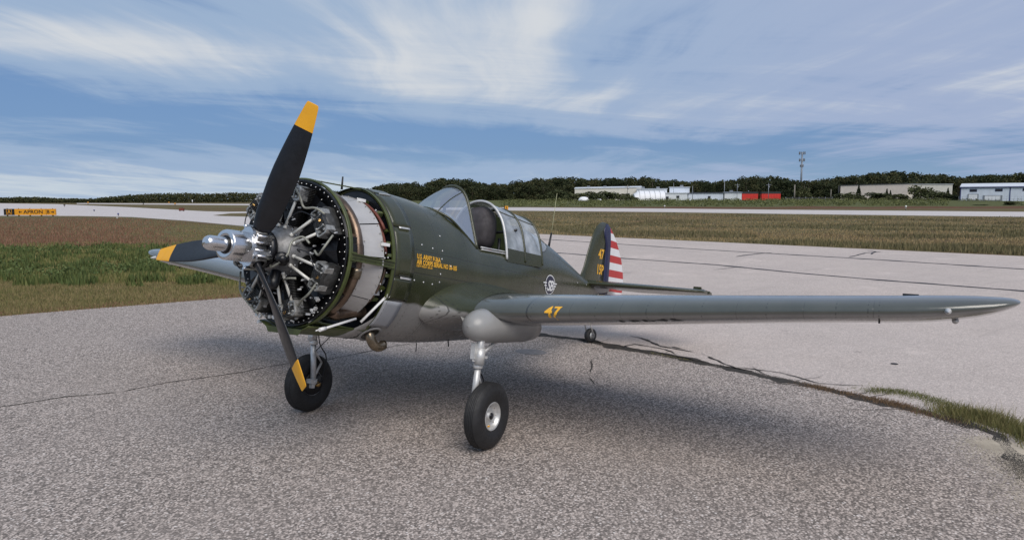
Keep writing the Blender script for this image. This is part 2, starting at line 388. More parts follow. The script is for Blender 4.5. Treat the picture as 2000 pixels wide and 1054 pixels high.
def sheet(name, pts, mat, z, dens=0, jitter=0., thick=.06):
    pts = [Vector((p[0], p[1], z)) for p in pts]; out = []
    for i, p in enumerate(pts):
        q = pts[(i+1) % len(pts)]; L = (q-p).length; k = max(1, int(L/dens)) if dens else 1
        for j in range(k):
            w = p.lerp(q, j/k)
            if jitter and L < 260 and (w-CAM).length < 90:
                w = w+Vector((mnoise.noise(w*.55), mnoise.noise(w*.55+Vector((9, 9, 9))), 0))*jitter+Vector((mnoise.noise(w*2.5), mnoise.noise(w*2.5+Vector((5, 1, 2))), 0))*jitter*.35
            out.append(Vector((w.x, w.y, z)))
    n = len(out); mb = MB(); vs = out+[v-Vector((0, 0, thick)) for v in out]
    mb.add(vs, [tuple(range(n))]+[(i, i+n, (i+1) % n+n, (i+1) % n) for i in range(n)], 0, False)
    return mb.build(name, mat, kind='structure')
# division between the near asphalt and the older concrete: the big open crack
crk = [gp(*q) for q in [(900, 636), (1040, 652), (1130, 662), (1210, 679), (1280, 690), (1400, 714), (1500, 736), (1600, 755), (1700, 780), (1800, 803), (1870, 820), (1940, 852), (2020, 905), (2100, 985)]]
grassedge = [gp(-900, 690), gp(-400, 655), gp(0, 617), gp(120, 607), gp(240, 598), gp(350, 589), gp(470, 580), gp(570, 572)]
faredge = [gp(640, 438.), gp(900, 449.8), gp(1080, 458), gp(1500, 477), gp(2000, 500), gp(2600, 527)]
right_side = [gp(2600, 527)+RIGHT*30]
hid = gp(640, 600)
asp = grassedge+[crk[0]+Vector((-3, -3, 0))]+crk+[CAM+RIGHT*9-FWD*2, CAM+RIGHT*12-FWD*14, CAM-RIGHT*22-FWD*14]
sheet('apron_asphalt', asp, aspm, 0., .4, .05)
conc = [gp(570, 572), gp(612, 540), gp(630, 500), gp(600, 462), gp(540, 446.5), *faredge, CAM+RIGHT*60+FWD*4, CAM+RIGHT*40-FWD*10, CAM+RIGHT*9.5-FWD*10]+crk[::-1]+[crk[0]+Vector((-3, -3, 0))]
sheet('apron_concrete', conc, concm, -.006, .8, .06)
# runway and taxiways
rwl = [gp(640, 402.6), gp(1000, 404.8), gp(1300, 407.3), gp(1520, 409.6), gp(2000, 413.6), gp(2700, 420)]
rwr = [gp(2700, 430), gp(2000, 423.2), gp(1520, 417.3), gp(1300, 414.), gp(1000, 411), gp(640, 406.8)]
sheet('runway', rwl+rwr, runm, .004)
sheet('taxiway', [gp(-700, 396.6), gp(0, 397.), gp(110, 398.6), gp(250, 404.5), gp(400, 412.5), gp(440, 413.5), gp(480, 413.2), gp(640, 411.), gp(720, 413), gp(790, 425), gp(830, 447.5), gp(640, 451), gp(540, 446), gp(478, 441.2), gp(360, 430.5), gp(256, 423.4), gp(150, 421.4), gp(0, 421), gp(-700, 419)], runm, .0)
sheet('far_taxiway', [gp(150, 396.6), gp(640, 399), gp(640, 402), gp(150, 398.2)], runm, .0)
sheet('taxiway_island', [gp(416, 420.5), gp(450, 416.6), gp(640, 413.5), gp(640, 424.5), gp(480, 423), gp(430, 421.6)], fieldm, .012, thick=.02)

# seams, cracks: narrow uneven bitumen or open-crack strips laid along a path
tar = simple('bitumen_sealant', (.035, .028, .027), .6, 0, .5, 3, .2)
dirt = simple('crack_soil', (.030, .024, .018), .95, 0, .5, 6, .4, 20)
def strip(name, path, w, mat, parent=None, z=.004, wob=.03, step=.07, gap=0.):
    pts = [Vector((p[0], p[1], 0)) for p in path]; mb = MB(); seg = []
    for i in range(len(pts)-1):
        L = (pts[i+1]-pts[i]).length; st = max(step, L/300)
        for j in range(max(1, int(L/st))): seg.append(pts[i].lerp(pts[i+1], j/max(1, int(L/st))))
    seg.append(pts[-1]); s = random.random()*50; a = []; b = []
    for i, p in enumerate(seg):
        t = (seg[min(i+1, len(seg)-1)]-seg[max(i-1, 0)]).normalized(); nrm = Vector((-t.y, t.x, 0))
        q = p+nrm*(mnoise.noise(Vector((i*.07*step/.07, s, 0)))*wob*1.6+mnoise.noise(Vector((i*.45, s, 3)))*wob*.5)
        ww = w*(.45+abs(mnoise.noise(Vector((i*.23, s, 9))))*1.6)*min(1, (i+.3)/4, (len(seg)-i-.7)/4)
        if gap and mnoise.noise(Vector((i*.11, s, 20))) < -gap: ww *= .12
        a.append((q.x+nrm.x*ww/2, q.y+nrm.y*ww/2, z)); b.append((q.x-nrm.x*ww/2, q.y-nrm.y*ww/2, z))
    mb.grid([a, b], smooth=False); return mb.build(name, mat, parent, kind='structure')
strip('crack', [gp(*q) for q in [(-60, 802), (40, 789), (120, 776), (230, 766), (330, 746), (400, 737), (470, 727), (560, 710), (640, 703), (700, 690), (760, 678), (820, 668)]], .03, dirt, gap=.45)
strip('crack', crk[:6], .32, dirt, wob=.06, z=.004)
strip('crack', crk[5:10], .22, dirt, wob=.07, z=.004)
strip('crack', crk[9:], .20, dirt, wob=.12, z=.004)
for pth, w in (([(1230, 655), (1262, 663), (1290, 676), (1370, 690), (1420, 712), (1450, 722)], .05), ([(1340, 682), (1290, 672)], .04),
               ([(1210, 679), (1240, 672), (1300, 682), (1330, 694)], .04), ([(1440, 716), (1520, 728), (1600, 748), (1690, 752)], .035),
               ([(1152, 700), (1158, 718), (1152, 735), (1160, 752)], .035)):
    strip('crack', [gp(*q) for q in pth], w, dirt, wob=.05, gap=.3)
for k in range(16):
    i_ = random.randint(2, 9); q0 = crk[i_].lerp(crk[i_+1], random.random()); pts_ = [q0]; d_ = (FWD*random.uniform(.3, 1)+RIGHT*random.uniform(-1, 1)).normalized()
    for j in range(random.randint(2, 4)): d_ = (d_+Vector((random.uniform(-.7, .7), random.uniform(-.7, .7), 0))).normalized(); pts_.append(pts_[-1]+d_*random.uniform(.12, .35))
    strip('crack', pts_, random.uniform(.012, .03), dirt, wob=.03, gap=.4)
strip('crack', [q_+FWD*.10 for q_ in crk[2:8]], .05, dirt, wob=.09, gap=.12)
for pth, w in (([(700, 452), (1080, 468), (1370, 487), (1700, 506), (2000, 525.5), (2500, 557)], .32), ([(800, 478), (1110, 495), (1220, 504.5), (1400, 517), (1560, 533), (1700, 545), (2000, 568), (2500, 606)], .24)):
    strip('tar_joint', [gp(*q) for q in pth], w, tar, wob=.02, step=.3)
for pth in ([(1436, 501), (1475, 496), (1510, 493)], [(1660, 502), (1690, 494), (1725, 491)], [(1690, 489), (1710, 491), (1700, 497)], [(1395, 527), (1440, 521)], [(1700, 549), (1735, 546)], [(1215, 533), (1245, 531)], [(1040, 694), (1052, 690)]):
    strip('tar_repair', [gp(*q) for q in pth], .16 if len(pth) == 3 else .08, tar, wob=.05, step=.15)
for px, py in ((1747, 710),):
    p = gp(px, py); MB().add([p+Vector((math.cos(a)*.05, math.sin(a)*.055, .005)) for a in [k*PI/5 for k in range(10)]], [tuple(range(10))]).build('oil_spot', tar, kind='structure')
# sandy washed patch at the broken edge
sand = simple('sandy_soil', (.42, .37, .30), .95, 0, .25, 4, .4, 30)
def patch(name, pts, mat, z, jit=.05, n=3):
    c = sum((Vector(p) for p in pts), Vector())/len(pts); out = []
    for i in range(len(pts)):
        for j in range(10):
            w = Vector(pts[i]).lerp(Vector(pts[(i+1) % len(pts)]), j/10); w += Vector((mnoise.noise(w*4), mnoise.noise(w*4+Vector((3, 3, 3))), 0))*jit; out.append((w.x, w.y, z))
    return MB().add(out, [tuple(range(len(out)))]).build(name, mat, kind='structure')
MATS_soil = simple('dark_shadow_soil', (.10, .085, .07), .95, 0, .4, 5, .5, 30)  # dark soil tone with the grass tuft's shadow painted in
stainm = simple('faded_oil_stain', (.20, .185, .18), .8, 0, .2, 8, .2, 60)
for px, py, rx in ((1037, 687, .13), (930, 690, .05)):
    p = gp(px, py); MB().add([p+Vector((math.cos(a)*rx*1.5, math.sin(a)*rx*2.2, .004)) for a in [k*PI/10 for k in range(20)]], [tuple(range(20))]).build('oil_stain', stainm, kind='structure')

# ---- grass: blades as narrow triangles, tinted by position
def grass_mat(name, stops, rough=.8):
    m, g, b = newmat(name); p = g.n('ShaderNodeNewGeometry').outputs['Position']
    rnd = g.n('ShaderNodeAttribute', attribute_name='tint').outputs['Fac']
    ff = g.dot(p, tuple(FWD)); rr_ = g.dot(p, tuple(RIGHT))
    bn = g.noise(g.xyz(g.m('MULTIPLY', rr_, .10), g.m('MULTIPLY', ff, .55), 0.), 1., 5, .65)
    f = g.m('ADD', g.m('MULTIPLY', rnd, .38), g.m('ADD', g.m('MULTIPLY', g.noise(p, .5, 4, .65), .34), g.m('MULTIPLY', bn, .42)))
    g.put(b.inputs['Base Color'], g.ramp(f, stops)); b.inputs['Roughness'].default_value = rough; b.inputs['Specular IOR Level'].default_value = .2
    return m
gm_green = grass_mat('weed_green', [(.15, (.060, .082, .024)), (.42, (.105, .135, .038)), (.66, (.19, .175, .066)), (.9, (.30, .235, .12))])
gm_dry = grass_mat('dry_grass', [(.1, (.12, .10, .045)), (.4, (.22, .17, .080)), (.7, (.33, .245, .13)), (.95, (.42, .33, .20))])
gm_mix = grass_mat('mixed_grass', [(.15, (.085, .105, .034)), (.45, (.15, .145, .056)), (.7, (.25, .195, .095)), (.95, (.36, .28, .17))])
gm_red = grass_mat('rusty_grass', [(.1, (.11, .065, .040)), (.5, (.20, .105, .068)), (.9, (.28, .18, .115))])
def blades(name, P, H, Wd, mat, label=None, cat=None, kind='stuff', lean=.45):
    n = len(P); a = rng.uniform(0, 2*PI, n); la = rng.uniform(0, 2*PI, n); L = rng.uniform(.1, 1, n)*lean*H
    dx = np.c_[np.cos(a), np.sin(a), np.zeros(n)]*(Wd[:, None]/2)
    tip = P+np.c_[np.cos(la)*L, np.sin(la)*L, H]
    V = np.stack([P-dx, P+dx, tip], 1).reshape(-1, 3); Fq = np.arange(3*n).reshape(-1, 3)
    me = fastmesh(name, V, Fq, mat, 3)
    at_ = me.attributes.new('tint', 'FLOAT', 'FACE'); at_.data.foreach_set('value', rng.random(n).astype(np.float32))
    return link(name, me, None, label, cat, kind=kind)
def scatter(n, pxr, pyr, dens=None, w=None):
    """points on the ground spread over a piece of the field, even in perspective"""
    out = []
    px = rng.uniform(*pxr, n); py = rng.uniform(*pyr, n)
    D = CAM.z*FPX/(py-389.)
    X = CAM.x+FWD.x*D+RIGHT.x*D*(px-1000)/FPX; Y = CAM.y+FWD.y*D+RIGHT.y*D*(px-1000)/FPX
    return px, py, D, X, Y
def edge_y(px): return np.interp(px, [-400, 0, 120, 240, 350, 470, 570], [650, 617, 607, 598, 589, 580, 572])
px, py, D, X, Y = scatter(150000, (-120, 600), (424, 640))
cl = np.array([mnoise.noise(Vector((x*.5, y*.5, 0))) for x, y in zip(X, Y)])
lin = edge_y(px); keep = (py < lin-1.5) & (py > np.interp(px, [-700, 0, 150, 256, 360, 478, 640], [419, 421.6, 422, 424.4, 431.5, 442.2, 452])+.6)
# tall green weeds band, rusty patch, short dry grass
cl2 = np.array([mnoise.noise(Vector((x*.16, y*.16, 7))) for x, y in zip(X, Y)]); tt = rng.random(len(px)); wb = (tt+cl2*1.3 > .05) & (py > 478+22*cl+14*cl2) & (py < 548+12*cl+(px-250)*.02)
green = keep & wb; red = keep & ~wb & (py < 480) & (px < 190+130*cl+tt*160) & (py > 424) & (tt > .25); dry = keep & ~green & ~red
def take(mask, hmin, hmax, w0, name, mat, label, cat='grass'):
    i = np.where(mask)[0]; P = np.c_[X[i], Y[i], np.full(len(i), -.04)]
    H = rng.uniform(hmin, hmax, len(i))*(1+.6*cl[i]); Wd = w0*(.6+D[i]/30)
    blades(name, P, H, Wd, mat, label, cat)
take(green, .04, .20, .030, 'weeds', gm_green, 'tall green weeds in a band across the grass beside the apron', 'weeds')
take(red, .05, .26, .022, 'rusty_grass', gm_red, 'rusty brown dry grass in front of the apron direction sign')
take(dry, .03, .10, .018, 'mown_grass', gm_mix, 'short mown green and tan grass left of the aircraft')
# weeds clumps darker (bushy) inside the band
px, py, D, X, Y = scatter(26000, (-100, 500), (480, 556)); cl = np.array([mnoise.noise(Vector((x*.9, y*.9, 4))) for x, y in zip(X, Y)])
take(cl > .10, .10, .30, .07, 'broadleaf_weeds', grass_mat('broadleaf_green', [(.2, (.040, .062, .020)), (.6, (.085, .115, .036)), (.95, (.17, .17, .06))]), 'dark leafy weeds standing in clumps among the green grass', 'weeds')
# leafy clumps in the weed band
def leafcards(n_, cx, cy, rad_, hgt, size):
    d = rng.normal(size=(n_, 3))*[rad_*.5, rad_*.5, hgt*.3]+[cx, cy, hgt*.4]; d[:, 2] = np.abs(d[:, 2]); a = rng.normal(size=(n_, 3)); a /= np.linalg.norm(a, axis=1)[:, None]; b = np.cross(a, rng.normal(size=(n_, 3))); b /= np.linalg.norm(b, axis=1)[:, None]
    s_ = (size*rng.uniform(.5, 1.4, n_))[:, None]; return np.stack([d-a*s_, d+b*s_*.6, d+a*s_, d-b*s_*.6], 1).reshape(-1, 3)
Vs = []
for i in range(520):
    px_ = random.uniform(-80, 480); py_ = random.uniform(484, 556)+random.gauss(0, 6); w_ = gp(px_, py_)
    if py_ > edge_y(px_)-8 or mnoise.noise(Vector((w_.x*.22, w_.y*.22, 5))) < random.uniform(-.05, .35): continue
    Vs.append(leafcards(46, w_.x, w_.y, random.uniform(.3, .8), random.uniform(.12, .34), .05))
Vs = np.concatenate(Vs); me = fastmesh('weed_clumps', Vs, np.arange(len(Vs)).reshape(-1, 4), grass_mat('leafy_clump_green', [(.15, (.035, .060, .020)), (.5, (.075, .110, .036)), (.85, (.15, .175, .065))]), 4)
a_ = me.attributes.new('tint', 'FLOAT', 'FACE'); a_.data.foreach_set('value', rng.random(len(Vs)//4).astype(np.float32)); link('weed_clumps', me, None, 'leafy green weed clumps scattered through the grass band on the left', 'weeds', kind='stuff')
# field between the runway and the apron, right half
px, py, D, X, Y = scatter(115000, (800, 2600), (410, 530))
far_y = np.interp(px, [640, 900, 1080, 1500, 2000, 2600], [438, 449.8, 458, 477, 500, 527]); rw_y = np.interp(px, [640, 1000, 1300, 1520, 2000, 2700], [407, 411, 414, 417.3, 423.2, 430])
cl = np.array([mnoise.noise(Vector((x*.12, y*.12, 2))) for x, y in zip(X, Y)])
kp = (py < far_y-1) & (py > rw_y+2) & (px > 850)
take(kp & (cl > .05), .10, .26, .03, 'field_scrub', grass_mat('olive_scrub', [(.1, (.055, .055, .028)), (.5, (.125, .115, .055)), (.95, (.25, .195, .11))]), 'low olive scrub in the field between runway and apron', 'scrub')
take(kp & (cl <= .05), .06, .16, .03, 'field_grass', gm_dry, 'tan dry grass in the field between runway and apron')
# grass that has rooted in the open crack on the right
def crackgrass(name, pts, n, spread, h0, h1, mat, label, parent=None):
    P = []; T = rng.random(n)*(len(pts)-1)
    for t in T:
        i = int(t); q = pts[i].lerp(pts[min(i+1, len(pts)-1)], t-i); 
        a = rng.normal(0, spread, 2); P.append((q.x+a[0], q.y+a[1], .0))
    P = np.array(P); H = rng.uniform(h0, h1, n)*(.6+.8*np.abs(np.array([mnoise.noise(Vector((p[0]*2.2, p[1]*2.2, 0))) for p in P])*2)); blades(name, P, H, rng.uniform(.004, .009, n), mat, label, 'grass', lean=.9)
gm_tuft = grass_mat('tuft_grass', [(.15, (.05, .07, .02)), (.5, (.14, .14, .05)), (.8, (.26, .21, .10)), (.95, (.36, .30, .17))])
tall = 'tall yellow green grass tuft where the crack meets the right frame edge'
crackgrass('crack_grass', [gp(1845, 806), gp(1900, 812), gp(1950, 828), gp(2000, 846), gp(2080, 885)], 6500, .13, .03, .17, gm_tuft, tall)
gm_olive = grass_mat('olive_low_grass', [(.15, (.06, .070, .022)), (.5, (.13, .14, .048)), (.85, (.22, .20, .09))])
crackgrass('crack_grass', [gp(1690, 762), gp(1750, 764), gp(1790, 772), gp(1830, 784), gp(1870, 796)], 2600, .10, .008, .040, gm_olive, 'low green grass beside the crack, short of the tall tuft')
crackgrass('crack_grass', [gp(1560, 748), gp(1650, 768), gp(1740, 788), gp(1800, 803), gp(1880, 825)], 5200, .075, .006, .028, grass_mat('dead_grass', [(.1, (.08, .05, .032)), (.6, (.18, .115, .07)), (.95, (.30, .22, .14))]), 'flat brown dead grass lying in the crack')
crackgrass('crack_grass', [gp(1270, 688), gp(1345, 704)], 300, .03, .01, .03, gm_tuft, 'tiny dry grass wisps in the crack behind the left main wheel')
def grit(name, pts, n, spread, s0, s1, mat, lab):
    P = []
    for i in range(n):
        t = random.random()*(len(pts)-1); k = int(t); q_ = Vector(pts[k]).lerp(Vector(pts[min(k+1, len(pts)-1)]), t-k); P.append((q_.x+random.gauss(0, spread), q_.y+random.gauss(0, spread)))
    V = []; 
    for x, y in P:
        s_ = random.uniform(s0, s1); a_ = random.uniform(0, 6.28); V += [(x+s_*math.cos(a_+k*2.09), y+s_*math.sin(a_+k*2.09), .001) for k in range(3)]+[(x, y, .001+s_*.8)]
    V = np.array(V); i_ = np.arange(n)*4; Fq = np.concatenate([np.stack([i_, i_+1, i_+3], 1), np.stack([i_+1, i_+2, i_+3], 1), np.stack([i_+2, i_, i_+3], 1)])
    me = fastmesh(name, V, Fq, mat, 3); return link(name, me, None, lab, 'gravel', kind='stuff')
grit('sand_gravel', [gp(1930, 868), gp(1975, 872), gp(2030, 905), gp(2080, 960), gp(2090, 1030)], 16000, .14, .003, .009, sand, 'pale washed sand and gravel at the broken pavement edge')
grit('sand_gravel', [gp(1925, 880), gp(1960, 910), gp(2010, 960), gp(2050, 1020)], 5000, .20, .002, .006, sand, 'thin scatter of sand grains over the asphalt corner')
grit('crack_gravel', [gp(1130, 662), gp(1210, 679), gp(1400, 714), gp(1600, 755), gp(1800, 803), gp(1900, 835)], 9000, .045, .003, .009, dirt, 'dark crumbled debris along the open crack')
grit('soil_crumbs', [gp(1985, 900), gp(2040, 940), gp(2090, 1010)], 6000, .09, .003, .010, MATS_soil, 'dark soil crumbs with painted shadow by the sand at the right edge')
px, py, D, X, Y = scatter(16000, (-60, 600), (560, 640)); l_ = edge_y(px); cl = np.array([mnoise.noise(Vector((x, y, 4))) for x, y in zip(X, Y)])
take((py < l_+1) & (py > l_-9), .03, .10, .02, 'edge_grass', gm_red, 'brown grass fringe along the asphalt edge left of the aircraft')

# ================================================================== TREES
def foliage_mat(name, lo, mid, hi):
    m, g, b = newmat(name); t = g.n('ShaderNodeAttribute', attribute_name='tint').outputs['Fac']
    oi = g.n('ShaderNodeObjectInfo').outputs['Random']; p = g.n('ShaderNodeNewGeometry').outputs['Position']
    f = g.m('ADD', g.m('MULTIPLY', t, .5), g.m('ADD', g.m('MULTIPLY', oi, .34), g.m('MULTIPLY', g.noise(p, .07, 3), .42)))
    g.put(b.inputs['Base Color'], g.ramp(f, [(.2, lo), (.55, mid), (.95, hi)])); b.inputs['Roughness'].default_value = .85; b.inputs['Specular IOR Level'].default_value = .15
    return m
treem = foliage_mat('tree_foliage', (.018, .026, .013), (.034, .044, .020), (.085, .080, .036))
bushm = foliage_mat('bush_foliage', (.030, .040, .018), (.058, .070, .030), (.11, .115, .055))
pinem = foliage_mat('conifer_foliage', (.012, .020, .010), (.022, .032, .014), (.035, .045, .02))
bark = simple('bark', (.07, .055, .04), .9, 0, .3, 5)
def leafcloud(centres, radii, n, size):
    """leaf clumps spread through a set of ellipsoid lobes"""
    k = rng.integers(0, len(centres), n); c = np.array(centres)[k]; r = np.array(radii)[k]
    d = rng.normal(size=(n, 3)); d /= np.linalg.norm(d, axis=1)[:, None]; rr = rng.uniform(.55, 1.08, n)**.6
    P = c+d*r*rr[:, None]
    a = rng.normal(size=(n, 3)); a /= np.linalg.norm(a, axis=1)[:, None]; b = np.cross(a, rng.normal(size=(n, 3))); b /= np.linalg.norm(b, axis=1)[:, None]
    s = (size*rng.uniform(.6, 1.3, n))[:, None]
    V = np.stack([P-a*s, P+b*s*.7, P+a*s, P-b*s*.7], 1).reshape(-1, 3); return V
def cloudmesh(name, V, mat):
    n = len(V)//4; me = fastmesh(name, V, np.arange(4*n).reshape(-1, 4), mat, 4)
    a = me.attributes.new('tint', 'FLOAT', 'FACE'); a.data.foreach_set('value', rng.random(n).astype(np.float32)); return me
def lobes(h, w, n=9, base=.25):
    cs = [(0, 0, h*.6)]; rs = [(w*.36, w*.36, h*.34)]
    for i in range(n):
        a = rng.uniform(0, 2*PI); r = rng.uniform(.15, .34)*w; z = rng.uniform(base+.08, .84)*h; q = rng.uniform(.14, .24)*w*(1.1 if z < .6*h else .9)
        cs.append((math.cos(a)*r, math.sin(a)*r, z)); rs.append((q, q, q*.8))
    return cs, rs
crowns = [cloudmesh('crown', leafcloud(*lobes(12, 12, 14, .05), 1700, .42), treem) for _ in range(5)]
trunkm = MB().tube([(0, 0, -.5), (.1, 0, 3), (0, .1, 6), (.2, 0, 9)], [.35, .28, .2, .08], 7)
trunkm.tube([(0, .05, 4), (1.6, .6, 7)], [.14, .05], 5).tube([(0, .05, 5), (-1.5, -.5, 8.2)], [.13, .04], 5)
trunkme = trunkm.mesh('trunk', bark)
bushes = [cloudmesh('crown', leafcloud(*lobes(3, 4.5, 12, .02), 1100, .20), bushm) for _ in range(3)]
def conifer():
    V = []
    for z in np.linspace(.8, 7.6, 14):
        r = 2.1*(1-z/8.2); V.append(leafcloud([(0, 0, z)], [(r, r, .35)], 60, .3))
    return cloudmesh('crown', np.concatenate(V), pinem)
conif = conifer()
def tree(p, h, w, crown, mat_label, cat, group, name='tree', trunk=True, h0=12.):
    o = link(name, None, None, mat_label, cat, group, loc=p); s = h/h0
    c = link('crown', crown, o); c.scale = (w/h0 if h0 == 12 else w/4.5 if h0 == 3. else s, w/h0 if h0 == 12 else w/4.5 if h0 == 3. else s, s); c.rotation_euler = (0, 0, random.uniform(0, 6.28))
    if trunk: t = link('trunk', trunkme, o); t.scale = (s, s, s) if h0 == 12 else (s*.25, s*.25, s*.25)
    return o
sky_r = [(700, 372), (745, 362), (780, 356), (805, 357), (828, 368), (850, 351), (880, 348), (915, 352), (945, 358), (985, 361), (1010, 356), (1040, 352), (1070, 348), (1110, 346), (1150, 351), (1190, 350), (1215, 350), (1262, 346), (1300, 353), (1340, 354), (1400, 356), (1435, 351), (1480, 347), (1500, 345), (1545, 353), (1575, 356), (1600, 352), (1625, 347), (1660, 346), (1700, 340), (1735, 335), (1765, 337), (1800, 341), (1840, 342), (1870, 348), (1915, 343), (1960, 343), (1990, 340), (2060, 342), (2250, 348)]
def skyy(px): return -3.2+float(np.interp(px, [a for a, b in sky_r], [b for a, b in sky_r]))
MARKS = [(709, 'the dipstick on the cowl'), (775, 'the rear cowl flaps'), (822, 'the front foot of the windshield'), (860, 'the sloping windshield front'), (888, 'the windshield arch'), (918, 'the gap between windshield and canopy'), (948, 'the canopy hoop'), (988, 'the small runway sign'), (1020, 'the canopy rear glass'), (1050, 'the canopy rear end'), (1083, 'the whip antenna'), (1112, 'the pale bushes'), (1140, 'the larger white boat hull'), (1170, 'the small white dinghy'), (1198, 'the middle of the cream hangar'), (1225, 'the pole beside the arched tent'), (1255, 'the left end of the arched tent'), (1285, 'the right end of the arched tent'), (1326, 'the taller pale block'), (1352, 'the short pole of the blue shed'), (1383, 'the middle of the blue shed'), (1414, 'the tall pole between the sheds'), (1439, 'the crossarm pole'), (1465, 'the left red container'), (1500, 'the right red container'), (1530, 'the left end of the dark barrier'), (1563, 'the mobile phone tower'), (1595, 'the right end of the dark barrier'), (1622, 'the short pole right of the tower'), (1650, 'the left corner of the beige warehouse'), (1676, 'the pointed conifer'), (1705, 'the left half of the beige warehouse'), (1735, 'the small middle conifer'), (1769, 'the beige warehouse join'), (1797, 'the tallest round bush'), (1825, 'the squat bush'), (1852, 'the thin conifer'), (1880, 'the left end of the blue warehouse'), (1912, 'the low clump on red soil'), (1945, 'a high window of the blue warehouse'), (1980, 'the rounded clump'), (2010, 'the far right frame edge')]
USED = set()
def lab_at(px, head):
    m = sorted(MARKS, key=lambda t: abs(t[0]-px))
    for mk in m[:3]:
        d = px-mk[0]; w = 'straight above' if abs(d) < 6 else ('just left of' if d < 0 else 'just right of') if abs(d) < 16 else ('a little left of' if d < 0 else 'a little right of')
        L = head+' '+w+' '+mk[1]
        if L not in USED and len(L.split()) <= 16: USED.add(L); return L
    for mk in m:
        for w in ('well left of', 'well right of', 'slightly nearer than the one above', 'partly hidden near'):
            if (w == 'well left of') != (px < mk[0]) and 'well' in w: continue
            L = head+' '+w+' '+mk[1]
            if L not in USED and len(L.split()) <= 16: USED.add(L); return L
# individually visible crowns along the wood's edge
px = 752.; k = 0
while px < 2010:
    D = random.uniform(395, 425); top = zat(skyy(px)+random.uniform(-1.0, 2.5), D); b = at(px, D); b.z = ground_height(px, D)
    h = top-b.z; tree(b, h, h*random.uniform(.8, 1.15), random.choice(crowns), lab_at(px, 'dark skyline tree'), 'tree', 'broadleaf trees of the skyline wood')
    px += random.uniform(14, 24); k += 1
px = 740.
while px < 2010:
    D = random.uniform(372, 388); hh = random.uniform(7, 11); b = at(px, D); b.z = ground_height(px, D)
    if not (1130 < px < 1530 or px > 1640): tree(b, hh, hh*1.15, random.choice(crowns), lab_at(px, 'low rounded tree at the wood edge'), 'tree', 'lower trees at the front edge of the wood')
    px += random.uniform(18, 30)
# the wood behind reads as one mass
Vs = []
for px in np.arange(690, 2900, 9.):
    for D in (440, 470, 505):
        px_ = px+random.uniform(-5, 5); top = zat(skyy(px_)+random.uniform(1, 6), D)-(0 if D < 480 else 1); b = at(px_, D)
        h = top-1; V = leafcloud([(0, 0, h*.55), (random.uniform(-2, 2), random.uniform(-2, 2), h*.72), (0, 0, h*.2)], [(5.2, 5.2, h*.42), (3.4, 3.4, h*.27), (5., 5., h*.22)], 210, .7)
        Vs.append(V+np.array([b.x, b.y, 1.]))
link('wood', cloudmesh('wood', np.concatenate(Vs), treem), None, 'dark green wood filling the skyline behind the runway on the right', 'wood', kind='stuff')
sky_l = [(-200, 384), (0, 386), (60, 384), (110, 387), (160, 388), (185, 388), (230, 383), (265, 380), (300, 378), (370, 377), (400, 379), (420, 378), (455, 376), (510, 378), (560, 376), (700, 372)]
Vs = []
for px in np.arange(-600, 740, 4.5):
    for D in (620, 650, 690):
        px_ = px+random.uniform(-3, 3); top = zat(-1.5+float(np.interp(px_, [a for a, b in sky_l], [b for a, b in sky_l]))+random.uniform(-.8, 2), D); b = at(px_, D)
        h = max(2.5, top); V = leafcloud([(0, 0, h*.5)], [(4.2, 4.2, h*.5)], 70, .7); Vs.append(V+np.array([b.x, b.y, 0]))
link('distant_wood', cloudmesh('distant_wood', np.concatenate(Vs), treem), None, 'low distant dark wood on the horizon left of the aircraft', 'wood', kind='stuff')
# scrub belt between soil and buildings: one mass
Vs = []
for i in range(1900):
    px_ = random.uniform(980, 2400); D = random.uniform(232, 335); b = at(px_, D); z = ground_height(px_, D); s = random.uniform(.35, 1.0)
    if px_ > 1850 and D < 300: continue
    Vs.append(leafcloud([(0, 0, s*.5)], [(s*1.8, s*1.8, s*.8)], 26, .22)+np.array([b.x, b.y, z]))
link('scrub_belt', cloudmesh('scrub_belt', np.concatenate(Vs), foliage_mat('scrub_foliage', (.05, .062, .024), (.095, .11, .042), (.16, .165, .07))), None, 'low olive green scrub belt below the hangars', 'scrub', kind='stuff')
def bush(px, top, D, wpx, lab, grp=None, name='bush', crown=None):
    b = at(px, D); b.z = ground_height(px, D)-.1; h = (zat(top, D)-b.z)*1.06; w = wpx*D/FPX*1.25
    if crown is conif: return tree(b, h, w, conif, lab, 'conifer', grp, 'conifer', h0=8.)
    return tree(b, h, w, random.choice(bushes), lab, 'bush', grp, name, h0=3.)
for px, top, D, w in ((1125, 378, 330, 40), (1150, 376, 336, 46), (1168, 379, 326, 30), (1190, 375, 336, 44), (1215, 379, 330, 36), (1235, 384, 322, 26)):
    bush(px, top, D, w, {1125: 'leftmost', 1150: 'second from the left', 1168: 'third and smallest', 1190: 'fourth and broadest', 1215: 'fifth', 1235: 'rightmost low'}[px]+' grey green bush in front of the long cream hangar', 'bushes in front of the long cream hangar')
for px, top, D, w in ((1092, 372, 338, 46), (1068, 379, 332, 36)):
    bush(px, top, D, w, ('larger' if px > 1080 else 'smaller, farther left')+' pale green bush left of the white boat hull', 'pale bushes left of the white boat hull')
for px, top, D, w in ((1648, 378, 334, 40), (1672, 383, 326, 34), (1715, 378, 334, 46), (1742, 382, 328, 34), (1762, 381, 332, 30), (1840, 378, 332, 30), (1858, 383, 328, 34)):
    bush(px, top, D, w, {1648: 'bush at the left corner', 1672: 'low bush under the pointed conifer', 1715: 'broad bush left of the small middle conifer', 1742: 'low bush right of the small middle conifer', 1762: 'bush left of the tallest round bush', 1840: 'bush right of the squat bush', 1858: 'low bush at the right end'}[px]+' along the beige warehouse', 'bushes along the beige warehouse')
bush(1797, 366, 328, 44, 'tallest round dark bush in front of the beige warehouse')
bush(1820, 376, 326, 34, 'squat dark bush touching the tallest round bush')
